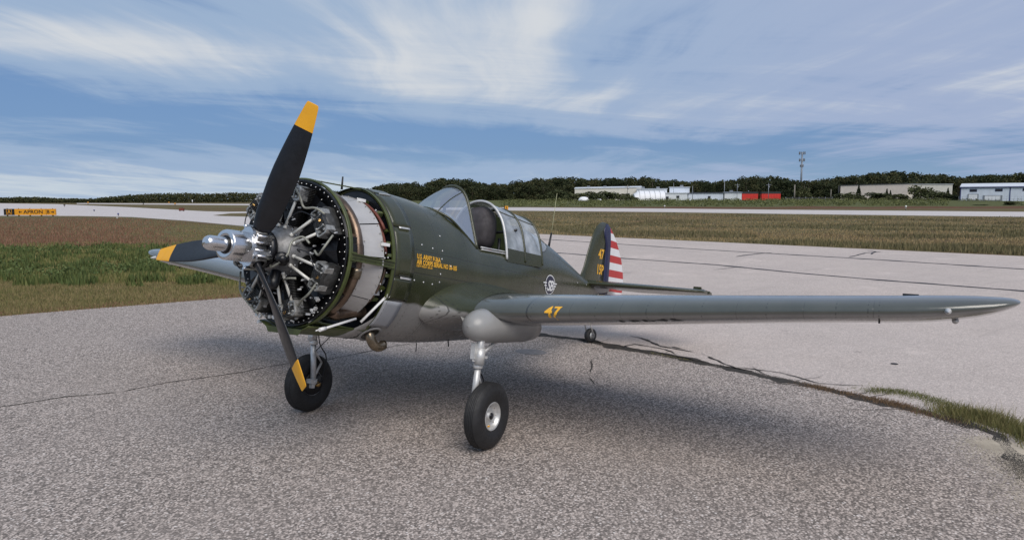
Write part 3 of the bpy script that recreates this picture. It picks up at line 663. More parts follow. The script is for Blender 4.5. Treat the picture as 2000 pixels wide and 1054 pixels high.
for px, top, D, w, lab in ((1676, 364, 333, 22, 'pointed conifer at the left end of the beige warehouse'), (1731, 371, 333, 14, 'small dark conifer at the middle of the beige warehouse'), (1738, 374, 331, 12, 'smallest conifer beside the middle of the beige warehouse'), (1850, 370, 331, 14, 'thin conifer at the right end of the beige warehouse')):
    bush(px, top, D, w, lab, crown=conif)
for px, top, w, lab in ((1912, 401, 30, 'low clump on the red soil below the blue trimmed warehouse'), (1980, 395, 30, 'rounded clump at the right frame edge on the red soil')):
    bush(px, top, 240, w, lab)
for px, D in ((1566, 372), (1612, 378)): bush(px, 370 if px < 1600 else 371, D, 32, 'dark round bush at the foot of the mobile phone tower' if px < 1600 else 'dark round bush right of the mobile phone tower', name='bush')

# ================================================================== BUILDINGS
def corr(name, c, scale=3., var=.06):
    m, g, b = newmat(name); oc = g.n('ShaderNodeTexCoord').outputs['Object']; x, y, z = g.sep(oc)
    rib = g.m('SINE', g.m('MULTIPLY', x, 2*PI*scale)); n = g.noise(oc, .6, 4, .6)
    cc = g.mix(g.ss(n, .3, .7), tuple(q*(1-var) for q in c), tuple(min(1, q*(1+var)) for q in c))
    st = g.noise(g.xyz(g.m('MULTIPLY', x, 3.), y, g.m('MULTIPLY', z, .2)), 1., 4); cc = g.mix(g.ss(st, .55, .8, 0., .3), cc, tuple(q*.7 for q in c))
    g.put(b.inputs['Base Color'], cc); b.inputs['Roughness'].default_value = .5; bump(g, b, rib, .35, .04); return m
beigem = corr('beige_cladding', (.56, .50, .45)); creamm = corr('cream_cladding', (.66, .63, .56)); whitem = corr('white_cladding', (.68, .71, .74)); bluew = corr('pale_blue_cladding', (.64, .69, .77)); roofm = corr('pale_metal_roof', (.60, .63, .66)); redm = simple('red_container_paint', (.55, .03, .02), .5, 0, .1, 1); darkm = simple('dark_opening', (.02, .02, .025), .4, 0, .3, 1); trimb = simple('blue_trim', (.03, .04, .14), .5); fabw = simple('white_fabric', (.74, .75, .77), .5, 0, .05, 2); pole = simple('pole_wood', (.22, .20, .17), .8); polew = simple('galvanised_pole', (.24, .26, .29), .5, .4)
blackroof = simple('black_roof', (.02, .02, .022), .6)
def frame(px, D):
    """local frame at a place: origin on the ground, x to the right as seen, y away"""
    b = at(px, D); b.z = ground_height(px, D)-.1; return b, math.atan2(RIGHT.y, RIGHT.x)
def building(name, x0, x1, top, D, dep, wall, roof, label, cat='building', rise=1., wins=(), doors=(), trim=None, vents=(), topr=None):
    b, rz = frame((x0+x1)/2, D); L = (x1-x0)*D/FPX; H = zat(top, D)-b.z; H2 = (zat(topr, D)-b.z) if topr else H
    az = math.atan(((x0+x1)/2-1000+(20 if x1 < 1500 else -40))/FPX); rz -= az; L *= math.cos(az)
    o = link(name, None, None, label, cat, loc=b, rot=(0, 0, rz))
    hx = L/2
    w = MB(); w.add([(-hx, 0, 0), (hx, 0, 0), (hx, 0, H2), (-hx, 0, H)], [(0, 1, 2, 3)], 0, False)
    w.add([(hx, 0, 0), (hx, dep, 0), (hx, dep, H2), (hx, dep/2, H2+rise), (hx, 0, H2)], [(0, 1, 2, 3, 4)], 0, False)
    w.add([(-hx, 0, 0), (-hx, dep, 0), (-hx, dep, H), (-hx, dep/2, H+rise), (-hx, 0, H)], [(4, 3, 2, 1, 0)], 0, False)
    w.add([(-hx, dep, 0), (hx, dep, 0), (hx, dep, H2), (-hx, dep, H)], [(3, 2, 1, 0)], 0, False); w.build('wall', wall, o)
    r = MB(); e = .35; t = .18
    for s in (0, 1):
        y0, y1 = (-e, dep/2) if s == 0 else (dep+e, dep/2)
        r.add([(-hx-e, y0, H), (hx+e, y0, H2), (hx+e, y1, H2+rise+.05), (-hx-e, y1, H+rise+.05), (-hx-e, y0, H+t), (hx+e, y0, H2+t), (hx+e, y1, H2+rise+t), (-hx-e, y1, H+rise+t)], [(0, 1, 2, 3), (4, 7, 6, 5), (0, 4, 5, 1), (1, 5, 6, 2), (0, 3, 7, 4)], 0, False)
    ro = r.build('roof', roof, o)
    for vx in vents: MB().box((vx*L, dep*.3, H+rise*.6+.6), 1.6, 1.6, 1.0).build('vent', polew, ro)
    for wx, wz, ww, wh in wins:
        q = MB().box((wx*L, -.03, wz*H), ww+.3, .12, wh+.3).build('window', trim or polew, o); MB().box((wx*L, -.10, wz*H), ww, .06, wh).build('pane', darkm, q)
    for wx, ww, wh in doors:
        q = MB().box((wx*L, -.04, wh/2), ww, .14, wh).build('door', polew, o); MB().box((wx*L, -.12, wh*.55), ww*.8, .04, wh*.7).build('door_panel', darkm if ww < 2 else fabw, q)
    if trim:
        for tx in (-.5, -.12, .2, .5): MB().box((tx*L, -.06, H*.5), .35, .16, H).build('trim', trim, o)
        MB().box((0, -.45, H-.1), L+.8, .2, .4).build('trim', trim, o)
    return o
building('hangar', 1122, 1252, 369, 372, 26, creamm, roofm, 'long cream hangar with sloping pale roof behind bushes', rise=.8, topr=367, vents=(-.3, -.05), wins=((.1, .5, 1.6, 1.), (.3, .5, 1.6, 1.)))
building('flat_building', 1243, 1302, 370, 352, 18, whitem, roofm, 'pale flat building behind the white arched tent', rise=.2, vents=(-.3, .2), doors=((.4, 1.6, 2.4),))
building('tall_annex', 1307, 1346, 367, 350, 14, bluew, roofm, 'taller pale block right of the white arched tent', rise=.2, vents=(.1,), wins=((-.15, .35, 1.2, .9), (.0, .35, 1.2, .9)))
building('low_annex', 1296, 1342, 378, 344, 6, whitem, roofm, 'low white lean-to in front of the taller pale block', rise=.1, wins=((.1, .5, 1.2, .9),), doors=((-.35, 1.4, 2.),))
building('long_shed', 1344, 1412, 378.5, 346, 10, bluew, blackroof, 'long low pale blue shed with a black roof edge', rise=.3, doors=((.1, 1.3, 2.2),))
building('long_shed', 1413.5, 1448, 377.5, 344, 10, whitem, polew, 'short white shed between the blue shed and red containers', rise=.3, vents=(-.1,))
building('beige_warehouse', 1640, 1769, 363.5, 360, 40, beigem, blackroof, 'long beige windowless warehouse with dark roof edge, left section', 'warehouse', rise=.4, topr=361)
building('beige_warehouse', 1770.5, 1857, 361.5, 362, 36, creamm, roofm, 'lighter beige warehouse section at the right end of the beige block', 'warehouse', rise=.3, topr=362)
building('blue_trim_warehouse', 1871, 2135, 366.5, 300, 24, bluew, roofm, 'pale warehouse with blue trim and small high windows at the right edge', 'warehouse', rise=1.6, trim=trimb, wins=((-.40, .76, 2.4, .9), (-.205, .78, 2.4, .9), (0.0, .8, 2.4, .9), (.3, .8, 2.4, .9)), doors=((-.4, 4., 3.2), (-.25, 7., 2.6)))
# open arched tent
b, rz = frame(1270, 338); o = link('arched_tent', None, None, 'white arched fabric tent hangar with ribs', 'tent hangar', loc=b, rot=(0, 0, rz)); Lh = 60*338/FPX/2; Hh = zat(373.5, 338)-b.z
rows_ = []
for i in range(13):
    x = -Lh+2*Lh*i/12; k = min(1, (i+1.5)/3.5) ; rows_.append([(x, -4.5*math.cos(PI*j/16)+4.5, Hh*k**.5*math.sin(PI*j/16)**.75) for j in range(17)])
MB().grid(rows_).build('fabric_shell', fabw, o)
for i in (0, 2, 4, 6, 8, 10, 12): MB().tube([(p[0], p[1]-.03, p[2]+.03) for p in rows_[i]], .08, 5).build('rib', polew, o)
MB().add([(Lh, p[1], p[2]) for p in rows_[-1]], [tuple(range(17))], 0, False).add([(-Lh, p[1], p[2]) for p in rows_[0]], [tuple(range(17))], 0, False).build('end_wall', fabw, o)
# red containers
for x0, x1, lab in ((1449, 1480, 'left red shipping container with dark top'), (1487, 1524, 'right red shipping container with slanted end'), (1994, 2030, 'x')):
    if lab == 'x': continue
    b, rz = frame((x0+x1)/2, 345); L = (x1-x0)*345/FPX; H = zat(379.5, 345)-b.z; o = link('shipping_container', None, None, lab, 'container', 'red shipping containers', loc=b, rot=(0, 0, rz))
    MB().box((0, 1.2, H/2), L, 2.4, H).build('body', redm, o)
    for i in range(12): MB().box((-L/2+L*(i+.5)/12, -.05, H/2), L/30, .1, H*.9).build('wall_rib', redm, o)
    MB().box((0, 1.2, H+.5), L*1.02, 2.5, 1.0).build('roof_load', blackroof, o)
# boat hull shape and small white tanks in front of the cream hangar
def shell(name, px, D, L, H, mat, lab, cat):
    b, rz = frame(px, D); o = link(name, None, None, lab, cat, loc=b, rot=(0, 0, rz)); rows_ = []
    for i in range(11):
        t = -1+2*i/10; s = max(.02, (1-abs(t)**2.6))**.5; rows_.append([(t*L/2, 1.1*s*math.cos(PI*j/10), .3+(H-.3)*s*math.sin(PI*j/10)) for j in range(11)])
    MB().grid(rows_).build('hull', mat, o); MB().box((0, 0, .2), L*.6, 1.2, .4).build('cradle', pole, o); MB().tube([(-L*.4, 0, .35), (L*.4, 0, .35)], .06, 6).build('rail', polew, o)
shell('upturned_boat', 1140, 318, 21*318/FPX, 2.0, fabw, 'white upturned boat hull in front of the bushes', 'boat')
shell('upturned_boat', 1170, 316, 11*316/FPX, 1.0, fabw, 'small low white upturned dinghy right of the larger hull', 'boat')
shell('parked_trailer', 1231, 322, 13*322/FPX, 1.2, fabw, 'small white covered trailer left of the arched tent', 'trailer')
# utility poles
def upole(px, top, D, lab, arm=True, m=pole, r=.16, grp=None):
    b, rz = frame(px, D); H = zat(top, D)-b.z; o = link('utility_pole', None, None, lab, 'pole', grp, loc=b, rot=(0, 0, rz))
    MB().tube([(0, 0, 0), (0, 0, H)], [r*1.3, r*.8], 8).build('post', m, o)
    if arm: MB().box((0, 0, H-.8), 2.4, .15, .15).build('crossarm', m, o); MB().lathe([(0, .02), (.05, .22), (.8, .22), (.85, .02)], (.35, 0, H-2.2), (0, 0, 1), 8).build('transformer', polew, o)
upole(1225, 362, 350, 'utility pole left of the white arched tent'); upole(1315, 358, 346, 'thin pole above the taller pale block', False, polew, .1)
upole(1352, 364, 340, 'short pole at the left end of the blue shed', False, polew, .12); upole(1414, 355, 342, 'tall pole at the join of the blue and white sheds', False, polew, .14)
upole(1439, 359, 342, 'pole right of the white shed with a crossarm', True, polew, .1); upole(1500, 359, 338, 'pole standing in front of the right red container', True, polew, .14)
upole(1551, 362, 338, 'thick pole left of the mobile phone tower', False, pole, .3); upole(1622, 371, 338, 'short pole right of the mobile phone tower', False, pole, .2); upole(1637, 364, 355, 'dark post at the left corner of the beige warehouse', False, blackroof, .3)
# mobile phone tower
b, rz = frame(1563, 480); H = zat(300, 480)-b.z; o = link('phone_tower', None, None, 'tall grey mobile phone monopole with antenna clusters at its top', 'tower', loc=b, rot=(0, 0, rz))
MB().tube([(0, 0, 0), (0, 0, H)], [.75, .45], 12).build('mast', polew, o)
for zt, n, s, rr in ((H-.6, 9, 1.9, 1.7), (H-5.2, 9, 1.9, 1.5), (H-9., 6, 1.6, .9)):
    MB().lathe([(0, rr), (.15, rr), (.15, rr+.12), (0, rr+.12), (0, rr)], (0, 0, zt), (0, 0, 1), 16).build('platform', polew, o)
    for i in range(n):
        a = 2*PI*i/n; MB().box((math.cos(a)*rr*1.1, math.sin(a)*rr*1.1, zt), .5, .3, s, M=Matrix.Rotation(a, 3, 'Z')).build('antenna', polew, o)
# fence before the warehouse on the right, dark barrier by the tower
b0 = at(1872, 285); n = 22; L = 150*285/FPX; rz = math.atan2(RIGHT.y, RIGHT.x); b0.z = ground_height(1900, 285)
o = link('chain_link_fence', None, None, 'grey chain link fence in front of the blue trimmed warehouse', 'fence', loc=b0, rot=(0, 0, rz))
for i in range(n): MB().tube([(L*i/(n-1), 0, 0), (L*i/(n-1), 0, 2.3)], .05, 5).build('post', polew, o)
for z in (1.2, 2.25): MB().tube([(0, 0, z), (L, 0, z)], .035, 4).build('rail', polew, o)
b0 = at(1534, 332); L = 90*332/FPX; b0.z = ground_height(1560, 332); o = link('barrier', None, None, 'low dark barrier running below the mobile phone tower', 'barrier', loc=b0, rot=(0, 0, rz))
MB().box((L/2, 0, .75), L, .2, 1.1).build('panel', blackroof, o)
for i in range(8): MB().box((L*i/7, -.12, .7), .2, .2, 1.6).build('post', polew, o)

# ================================================================== AIRFIELD SIGNS AND LIGHTS
def text_mesh(s, size, ext=.0, offset=0., shear=0., align='CENTER', spacing=1., sx=1.):
    cu = bpy.data.curves.new('t', 'FONT'); cu.body = s; cu.size = size; cu.extrude = ext; cu.offset = offset; cu.shear = shear; cu.align_x = align; cu.align_y = 'CENTER'; cu.space_character = spacing; cu.resolution_u = 3
    o = bpy.data.objects.new('t', cu); C.objects.link(o); dg = bpy.context.evaluated_depsgraph_get(); me = bpy.data.meshes.new_from_object(o.evaluated_get(dg)); 
    bpy.data.objects.remove(o); bpy.data.curves.remove(cu)
    for v in me.vertices: v.co.x *= sx
    return me
signy = simple('sign_yellow', (.74, .32, .012), .5, 0, .04, 2); signb = simple('sign_black', (.012, .012, .012), .5)
p0 = gp(9, 421.5); p1 = gp(109.5, 421.5); Ls = (p1-p0).length; sc_ = Ls/100.5; ang = math.atan2((p1-p0).y, (p1-p0).x); Hs = 11.5*sc_
o = link('direction_sign', None, None, 'yellow and black taxiway sign reading A, APRON and B', 'airfield sign', loc=(p0.x, p0.y, 0), rot=(0, 0, ang))
zb = .12
MB().box((Ls*.10, 0, zb+Hs/2), Ls*.20, .25, Hs).build('black_panel', signb, o); MB().box((Ls*.605, 0, zb+Hs/2), Ls*.79, .25, Hs).build('yellow_panel', signy, o)
for i in range(5): MB().box((Ls*(.06+.22*i), 0, -.05), .12, .2, .5).build('leg', signb, o); MB().tube([(Ls*(.06+.22*i), 0, Hs+zb), (Ls*(.06+.22*i), 0, Hs+zb+.1)], .06, 6).build('lamp', signb, o)
def signtext(s, x, size, mat, sx=1.1, off=.0):
    me = text_mesh(s, size, .004, off, sx=sx); me.materials.clear(); me.materials.append(mat); q = link('lettering', me, o, loc=(x, -.14, zb+Hs*.5), rot=(PI/2, 0, 0)); return q
signtext('A', Ls*.105, Hs*.86, signy, 1., .01); signtext('APRON', Ls*.575, Hs*.8, signb, 1.22, .012); signtext('B', Ls*.865, Hs*.8, signb, 1., .012)
fr_ = MB()
for (bx, by, bw, bh) in ((.105, .5, .085, .04),): pass
for x_ in (.055, .155): fr_.box((Ls*x_, -.14, zb+Hs*.5), .06, .02, Hs*.8)
for z_ in (.1, .9): fr_.box((Ls*.105, -.14, zb+Hs*z_), Ls*.1, .02, .05)
fr_.build('letter_frame', signy, o)
MB().box((Ls*.825, -.14, zb+Hs*.5), .05, .02, Hs*.95).build('divider', signb, o)
for x_, dr in ((.33, -1), (.94, 1)):
    a = MB(); a.box((Ls*x_, -.14, zb+Hs*.5), Ls*.05, .02, .10); a.add([(Ls*x_+dr*Ls*.04, -.15, zb+Hs*.5), (Ls*x_+dr*Ls*.012, -.15, zb+Hs*.72), (Ls*x_+dr*Ls*.012, -.15, zb+Hs*.28)], [(0, 1, 2)], 0, False); a.build('arrow', signb, o)
p = gp(988, 411.2); o = link('runway_sign', None, None, 'small yellow and black airfield sign at the runway behind the canopy', 'airfield sign', loc=(p.x, p.y, 0), rot=(0, 0, rz))
MB().box((.15, 0, .62), .75, .2, .78).build('yellow_panel', signy, o); MB().box((-.32, 0, .62), .18, .2, .78).build('black_panel', signb, o)
me = text_mesh('E', .55, .004, .01); me.materials.clear(); me.materials.append(signb); link('lettering', me, o, loc=(.16, -.12, .6), rot=(PI/2, 0, 0))
for x_ in (-.25, .35): MB().box((x_, 0, .1), .08, .1, .3).build('leg', signb, o)
bluel = simple('blue_lens', (.02, .04, .2), .3); 
def marker(px, py, D, lens, lab, h=.4, name='taxiway_light', cat='light'):
    p = gp(px, py); k = max(1, (p-CAM).length/90)
    q = link(name, None, None, lab, cat, loc=(p.x, p.y, 0)); MB().tube([(0, 0, -.05), (0, 0, h*.6)], .05*k, 7).build('stem', signb if lens is bluel else pole, q)
    MB().lathe([(0, .07*k), (.06, .10*k), (h*.35, .09*k), (h*.45, .02)], (0, 0, h*.6), (0, 0, 1), 9).build('lens', lens, q)
marker(231, 421.5, 0, bluel, 'blue taxiway edge light nearest the apron sign', .42); marker(184, 412.6, 0, bluel, 'blue taxiway light on the far side above the sign end', .35)
marker(126, 403.5, 0, signb, 'dark post light left of the taxiway wedge', .8); marker(280, 399.6, 0, signb, 'dark box light on the far strip', 1.0); marker(229, 428, 0, whitetube, 'white stub marker in the grass by the taxiway', .25, 'edge_marker', 'marker')
marker(342, 401.5, 0, signy, 'round yellow marker at the far strip', 1.1, 'edge_marker', 'marker'); marker(172, 398.3, 0, signy, 'small yellow marker farthest left on the far strip', 1.2, 'edge_marker', 'marker')
marker(330, 397.6, 0, signy, 'small yellow marker right of the far strip middle', 1.0, 'edge_marker', 'marker')
marker(1769, 410.5, 0, whitetube, 'white marker at the edge of the far runway', 1.0, 'edge_marker', 'marker'); marker(1298, 406.8, 0, whitetube, 'pale small marker above the runway centre', .8, 'edge_marker', 'marker')
p = gp(355, 412.2); o = link('red_equipment_box', None, None, 'small reddish equipment box in the brown grass wedge', 'equipment box', loc=(p.x, p.y, 0), rot=(0, 0, rz))
MB().box((0, 0, .4), 1.0, .6, .6).build('body', orange, o); MB().box((-.4, 0, .1), .1, .5, .3).build('leg', signb, o); MB().box((.4, 0, .1), .1, .5, .3).build('leg', signb, o); MB().tube([(.1, 0, .7), (.1, 0, 1.)], .05, 6).build('stub', signb, o)
b = at(376, 600); H = zat(389, 600); o = link('far_mast', None, None, 'thin pale mast against the distant wood', 'mast', loc=b); MB().tube([(0, 0, 0), (0, 0, H)], .35, 6).build('post', fabw, o)

# ================================================================== AIRCRAFT
# body frame: x forward from the propeller plane, y to the aircraft's left, z up from the thrust line; "a" below is metres aft
TH = 0.15917357; HZ = 2.1052253; WX = -1.766
plane = link('airplane', None, None, 'olive and grey vintage fighter aircraft with uncowled radial engine and yellow tipped propeller', 'airplane', loc=(WX, 0, 0))
def B(a, y, z): return (-a, y, z)
T_BODY = Matrix.Translation((0, 0, HZ)) @ Matrix.Rotation(-TH, 4, 'Y')
def part(mb, name, mats, parent=None, label=None, kind=None):
    o = mb.build(name, mats, parent or plane) if isinstance(mb, MB) else link(name, mb, parent or plane)
    if parent is None: o.location = (-WX, 0, HZ); o.rotation_euler = (0, -TH, 0)
    if label: o['label'] = label
    if kind: o['kind'] = kind
    return o
def body_ray(px, py):
    Mi = T_BODY.inverted(); return Mi @ CAM, (Mi.to_3x3() @ pxray(px, py)).normalized()
def interp(tab, a, i):
    xs = [t[0] for t in tab]; ys = [t[i] for t in tab]
    if a <= xs[0]: return ys[0]
    if a >= xs[-1]: return ys[-1]
    k = max(j for j in range(len(xs)) if xs[j] <= a); k = min(k, len(xs)-2)
    def sl(j):
        if j <= 0 or j >= len(xs)-1: jj = 0 if j <= 0 else len(xs)-2; return (ys[jj+1]-ys[jj])/(xs[jj+1]-xs[jj])
        s0 = (ys[j]-ys[j-1])/(xs[j]-xs[j-1]); s1 = (ys[j+1]-ys[j])/(xs[j+1]-xs[j]); return 0 if s0*s1 <= 0 else 2*s0*s1/(s0+s1)
    h = xs[k+1]-xs[k]; t = (a-xs[k])/h; m0, m1 = sl(k)*h, sl(k+1)*h
    return (2*t**3-3*t*t+1)*ys[k]+(t**3-2*t*t+t)*m0+(-2*t**3+3*t*t)*ys[k+1]+(t**3-t*t)*m1
# a, top, bottom, half width, centre
FUS = [(1.20, .725, -.785, .588, -.02), (1.5, .745, -.82, .585, -.03), (1.9, .735, -.845, .578, -.05), (2.27, .70, -.855, .568, -.08), (2.6, .70, -.855, .558, -.10), (2.83, .60, -.85, .55, -.10),
       (3.5, .60, -.83, .525, -.10), (4.3, .74, -.72, .47, -.06), (4.8, .68, -.62, .41, -.03), (5.2, .60, -.54, .355, -.01), (6.0, .385, -.38, .235, .0), (6.5, .235, -.27, .165, .0), (6.9, .13, -.18, .115, -.01), (7.4, .09, -.09, .075, 0.), (7.72, .07, -.03, .045, .02)]
NC = 26
def fus_pt(a, phi):
    zt, zb_, w, zc = (interp(FUS, a, i) for i in (1, 2, 3, 4))
    s, c = math.sin(phi), math.cos(phi)
    return (w*s, zc+(zt-zc)*c if c > 0 else zc+(zc-zb_)*c)
SILL = .285
def phi_sill(a):
    zt, zc = interp(FUS, a, 1), interp(FUS, a, 4); return math.acos(max(-1, min(.98, (SILL-zc)/(zt-zc))))
As = sorted(set([1.2, 1.23, 1.3]+[round(1.4+.1*i, 2) for i in range(63)]+[2.85, 3.85, 4.3, 7.72])); KS = 8
rows = []
for ia, a in enumerate(As):
    ps = phi_sill(a); row = []
    phs = [ps*k/KS for k in range(KS+1)]+[ps+(PI-ps)*k/(NC-KS) for k in range(1, NC-KS+1)]
    phs = phs+[2*PI-p for p in phs[-2:0:-1]]
    for p in phs:
        y, z = fus_pt(a, p); aa = a
        if ia < 3:
            q = math.degrees(p if p <= PI else 2*PI-p); t = min(1, max(0, (q-128)/30)); aa = a-.20*t*t*(3-2*t)*(1-ia/3)
        row.append(B(aa, y, z))
    rows.append(row)
n_ = len(rows[0])
def keep(i, k):
    kk = k if k < NC else n_-1-k
    return not (2.84 < (As[i]+As[i+1])/2 < 4.3 and kk < KS)
fb = MB().grid(rows, closed=True, cond=keep)
fb.add([rows[-1][k] for k in range(n_)], [tuple(range(n_))], 0, False)
fuselage = part(fb, 'fuselage', fusem)
sol = fuselage.modifiers.new('s', 'SOLIDIFY'); sol.thickness = .012; sol.offset = -1
fus_bvh = BVHTree.FromPolygons([Vector(v) for v in fb.v], fb.f)
def on_fus(px, py, off=.004, bvh=None):
    o, d = body_ray(px, py); h, nrm, i, _ = (bvh or fus_bvh).ray_cast(o, d)
    if h is None: return None, None
    if nrm.dot(d) > 0: nrm = -nrm
    return h+nrm*off, nrm

# wing sections: y, leading edge a, chord, centre z of the leading edge, thickness ratio
WING = [(.50, 1.92, 2.62, -.475, .150), (.9, 1.98, 2.50, -.445, .150), (1.6, 2.08, 2.32, -.390, .150), (3.0, 2.24, 1.98, -.270, .150), (4.2, 2.35, 1.68, -.165, .152), (4.75, 2.385, 1.56, -.120, .156), (5.05, 2.405, 1.45, -.092, .162), (5.3, 2.44, 1.27, -.060, .162), (5.5, 2.50, 1.02, -.026, .150), (5.62, 2.57, .74, .004, .130), (5.675, 2.64, .46, .020, .105), (5.69, 2.72, .16, .030, .06)]
def foil(x, t): return 5*t*(.2969*math.sqrt(max(0, x))-.126*x-.3516*x*x+.2843*x**3-.1036*x**4)
def camber(x, m=.02, p=.3): return m/p/p*(2*p*x-x*x) if x < p else m/(1-p)**2*((1-2*p)+2*p*x-x*x)
NF = 22
def wing_sec(y, le, ch, zc, t, inc=.015):
    out = []
    xs = [.5*(1-math.cos(PI*i/NF)) for i in range(NF+1)]
    for i in range(NF, -1, -1): x = xs[i]; out.append((x, camber(x)+foil(x, t), 1))
    for i in range(1, NF+1): x = xs[i]; out.append((x, camber(x)-foil(x, t)*.92, -1))
    pts = []; pa = []
    for x, h, sd in out:
        a = le+x*ch; z = zc+h*ch-(x*ch)*inc; pts.append((-a, y, z)); pa.append(1. if sd > 0 else 1.-min(1, x/.014))
    return pts, pa
def wtab(y): return [interp(WING, y, i) for i in range(1, 5)]
def make_wing(sg):
    ys = [.50, .75, 1., 1.3, 1.6, 2, 2.4, 2.8, 3.2, 3.6, 3.95, 4.0, 4.4, 4.75, 4.95, 5.1, 5.25, 5.4, 5.5, 5.57, 5.62, 5.65, 5.675, 5.69]
    rows = []; paint = []
    for y in ys:
        p, pa = wing_sec(y, *wtab(y)); rows.append([(a, sg*b, c) for a, b, c in p]); paint += pa
    mb = MB(); n = len(rows[0]); mb.grid(rows, closed=False)
    me = bpy.data.meshes.new('wing'); me.from_pydata(mb.v, [], mb.f); me.materials.append(wingm); me.shade_smooth()
    at_ = me.attributes.new('paint', 'FLOAT', 'POINT'); at_.data.foreach_set('value', paint)
    bm = bmesh.new(); bm.from_mesh(me); bmesh.ops.recalc_face_normals(bm, faces=bm.faces); bm.to_mesh(me); bm.free()
    return part(me, 'wing', None), BVHTree.FromPolygons([Vector(v) for v in mb.v], mb.f)
wingL, wl_bvh = make_wing(1); wingR, wr_bvh = make_wing(-1); wingR['label'] = 'wing on the far side, reaching past the propeller'
# wing to fuselage fillet
for sg in (1, -1):
    rows = []
    for t in [0, .12, .25, .4, .55, .7, .85, 1.]:
        y = .46+.56*t; le, ch, zc, th = wtab(max(.5, y)); k = (1-t)**1.8
        p, pa = wing_sec(y, le-.15*k-.004, ch+.75*k+.012, zc+.035*k, th+.040*k+.003); rows.append([(a, sg*b, c) for a, b, c in p])
    part(MB().grid(rows, closed=False), 'wing_fillet', fusem)
# aileron and flap edges on the port wing, tip lights, fittings
for sg, wing, wb in ((1, wingL, wl_bvh), (-1, wingR, wr_bvh)):
    for y0, y1, nm in ((1.0, 3.25, 'flap'), (3.3, 5.0, 'aileron')):
        top = []; bot = []
        for i in range(7):
            y = y0+(y1-y0)*i/6; le, ch, zc, th = wtab(y); r = []
            for x in (.80, .86, .92, .97, 1.): h = foil(x, th); r.append((-(le+x*ch), sg*y, zc+(camber(x)-h)*ch-x*ch*.015-.006-.05*(x-.8)))
            bot.append(r)
        part(MB().grid(bot), nm, greym, wing)
    for px_, a0, nz in ((5.25, .0, 0),):
        le, ch, zc, th = wtab(5.22); 
        m = MB().lathe([(-.07, .001), (-.06, .02), (0, .028), (.05, .02), (.10, .004)], (-(le+.02), sg*5.20, zc-.01), (1, 0, -.15), 12); m.tube([(-(le+.03), sg*5.20, zc), (-(le+.10), sg*5.20, zc+.07)], .014, 8); part(m, 'landing_light', silverpaint, wing)
        m = MB().lathe([(-.10, .001), (-.05, .03), (.03, .034), (.08, .001)], (-(le+.40), sg*5.26, zc+.100), (1, 0, 0), 12); part(m, 'navigation_light', silverpaint, wing)
        m = MB().lathe([(-.06, .001), (-.03, .025), (.03, .025), (.06, .001)], (-(le+.30), sg*5.26, zc-.080), (1, 0, 0), 12); part(m, 'navigation_light', silverpaint, wing)
        hh = wb.ray_cast(Vector((-(le+.42), sg*4.93, 2)), Vector((0, 0, -1)))[0]; m = MB().box(hh, .14, .12, .022); part(m, 'fuel_cap', blacksat, wing)
        m = MB().tube([(-(le+.1), sg*4.72, zc-.06), (-(le+.1), sg*4.72, zc-.15)], .008, 6); part(m, 'drain', blacksat, wing)

# ---- tail
def fin_sec(z, le, te, th, n=10):
    ch = te-le; out = []
    for i in range(n, -1, -1): x = .5*(1-math.cos(PI*i/n)); out.append((-(le+x*ch), foil(x, th/ch), z))
    for i in range(1, n+1): x = .5*(1-math.cos(PI*i/n)); out.append((-(le+x*ch), -foil(x, th/ch), z))
    return out
hinge = 7.58
FIN = [(-.02, 6.45, .15), (.10, 6.56, .15), (.20, 6.66, .14), (.35, 6.76, .13), (.6, 6.87, .115), (.85, 6.99, .10), (1.02, 7.10, .085), (1.12, 7.22, .07), (1.18, 7.34, .05), (1.20, 7.44, .03)]
fin = part(MB().grid([fin_sec(z, le, 8.3, th)[:1] and [(max(q[0], -hinge), q[1], q[2]) for q in fin_sec(z, le, 8.5, th)] for z, le, th in FIN]), 'fin', olivem)
RUD = [(-.28, 8.05, .02), (-.18, 8.40, .03), (-.02, 8.56, .04), (.13, 8.61, .05), (.35, 8.55, .05), (.59, 8.43, .05), (.80, 8.25, .048), (.94, 8.10, .04), (1.06, 7.93, .034), (1.14, 7.80, .026), (1.19, 7.68, .015)]
rr = []
for z, te, th in RUD:
    le = hinge+.012 if z < .93 else hinge-.10
    if z >= .93: le = hinge-.02-.10*(1-max(0, (z-1.06))/.13)*min(1, (z-.93)/.1+.5)
    h0 = {True: .05, False: .05}[z < .9]*min(1, th/.045+.1)
    r = []
    for i in range(9): t = i/8; r.append((-(te-(te-le)*t), (.004+(h0-.004)*t**.8), z))
    r.append((-(le-.012), 0, z)); r += [(q[0], -q[1], q[2]) for q in r[-2::-1]]; rr.append(r)
rudder = part(MB().grid(rr), 'rudder', rudm)
fin_bvh = BVHTree.FromPolygons([Vector((-6, .0, -1)), Vector((-9, .0, -1)), Vector((-9, .0, 2)), Vector((-6, .0, 2))], [(0, 1, 2, 3)])
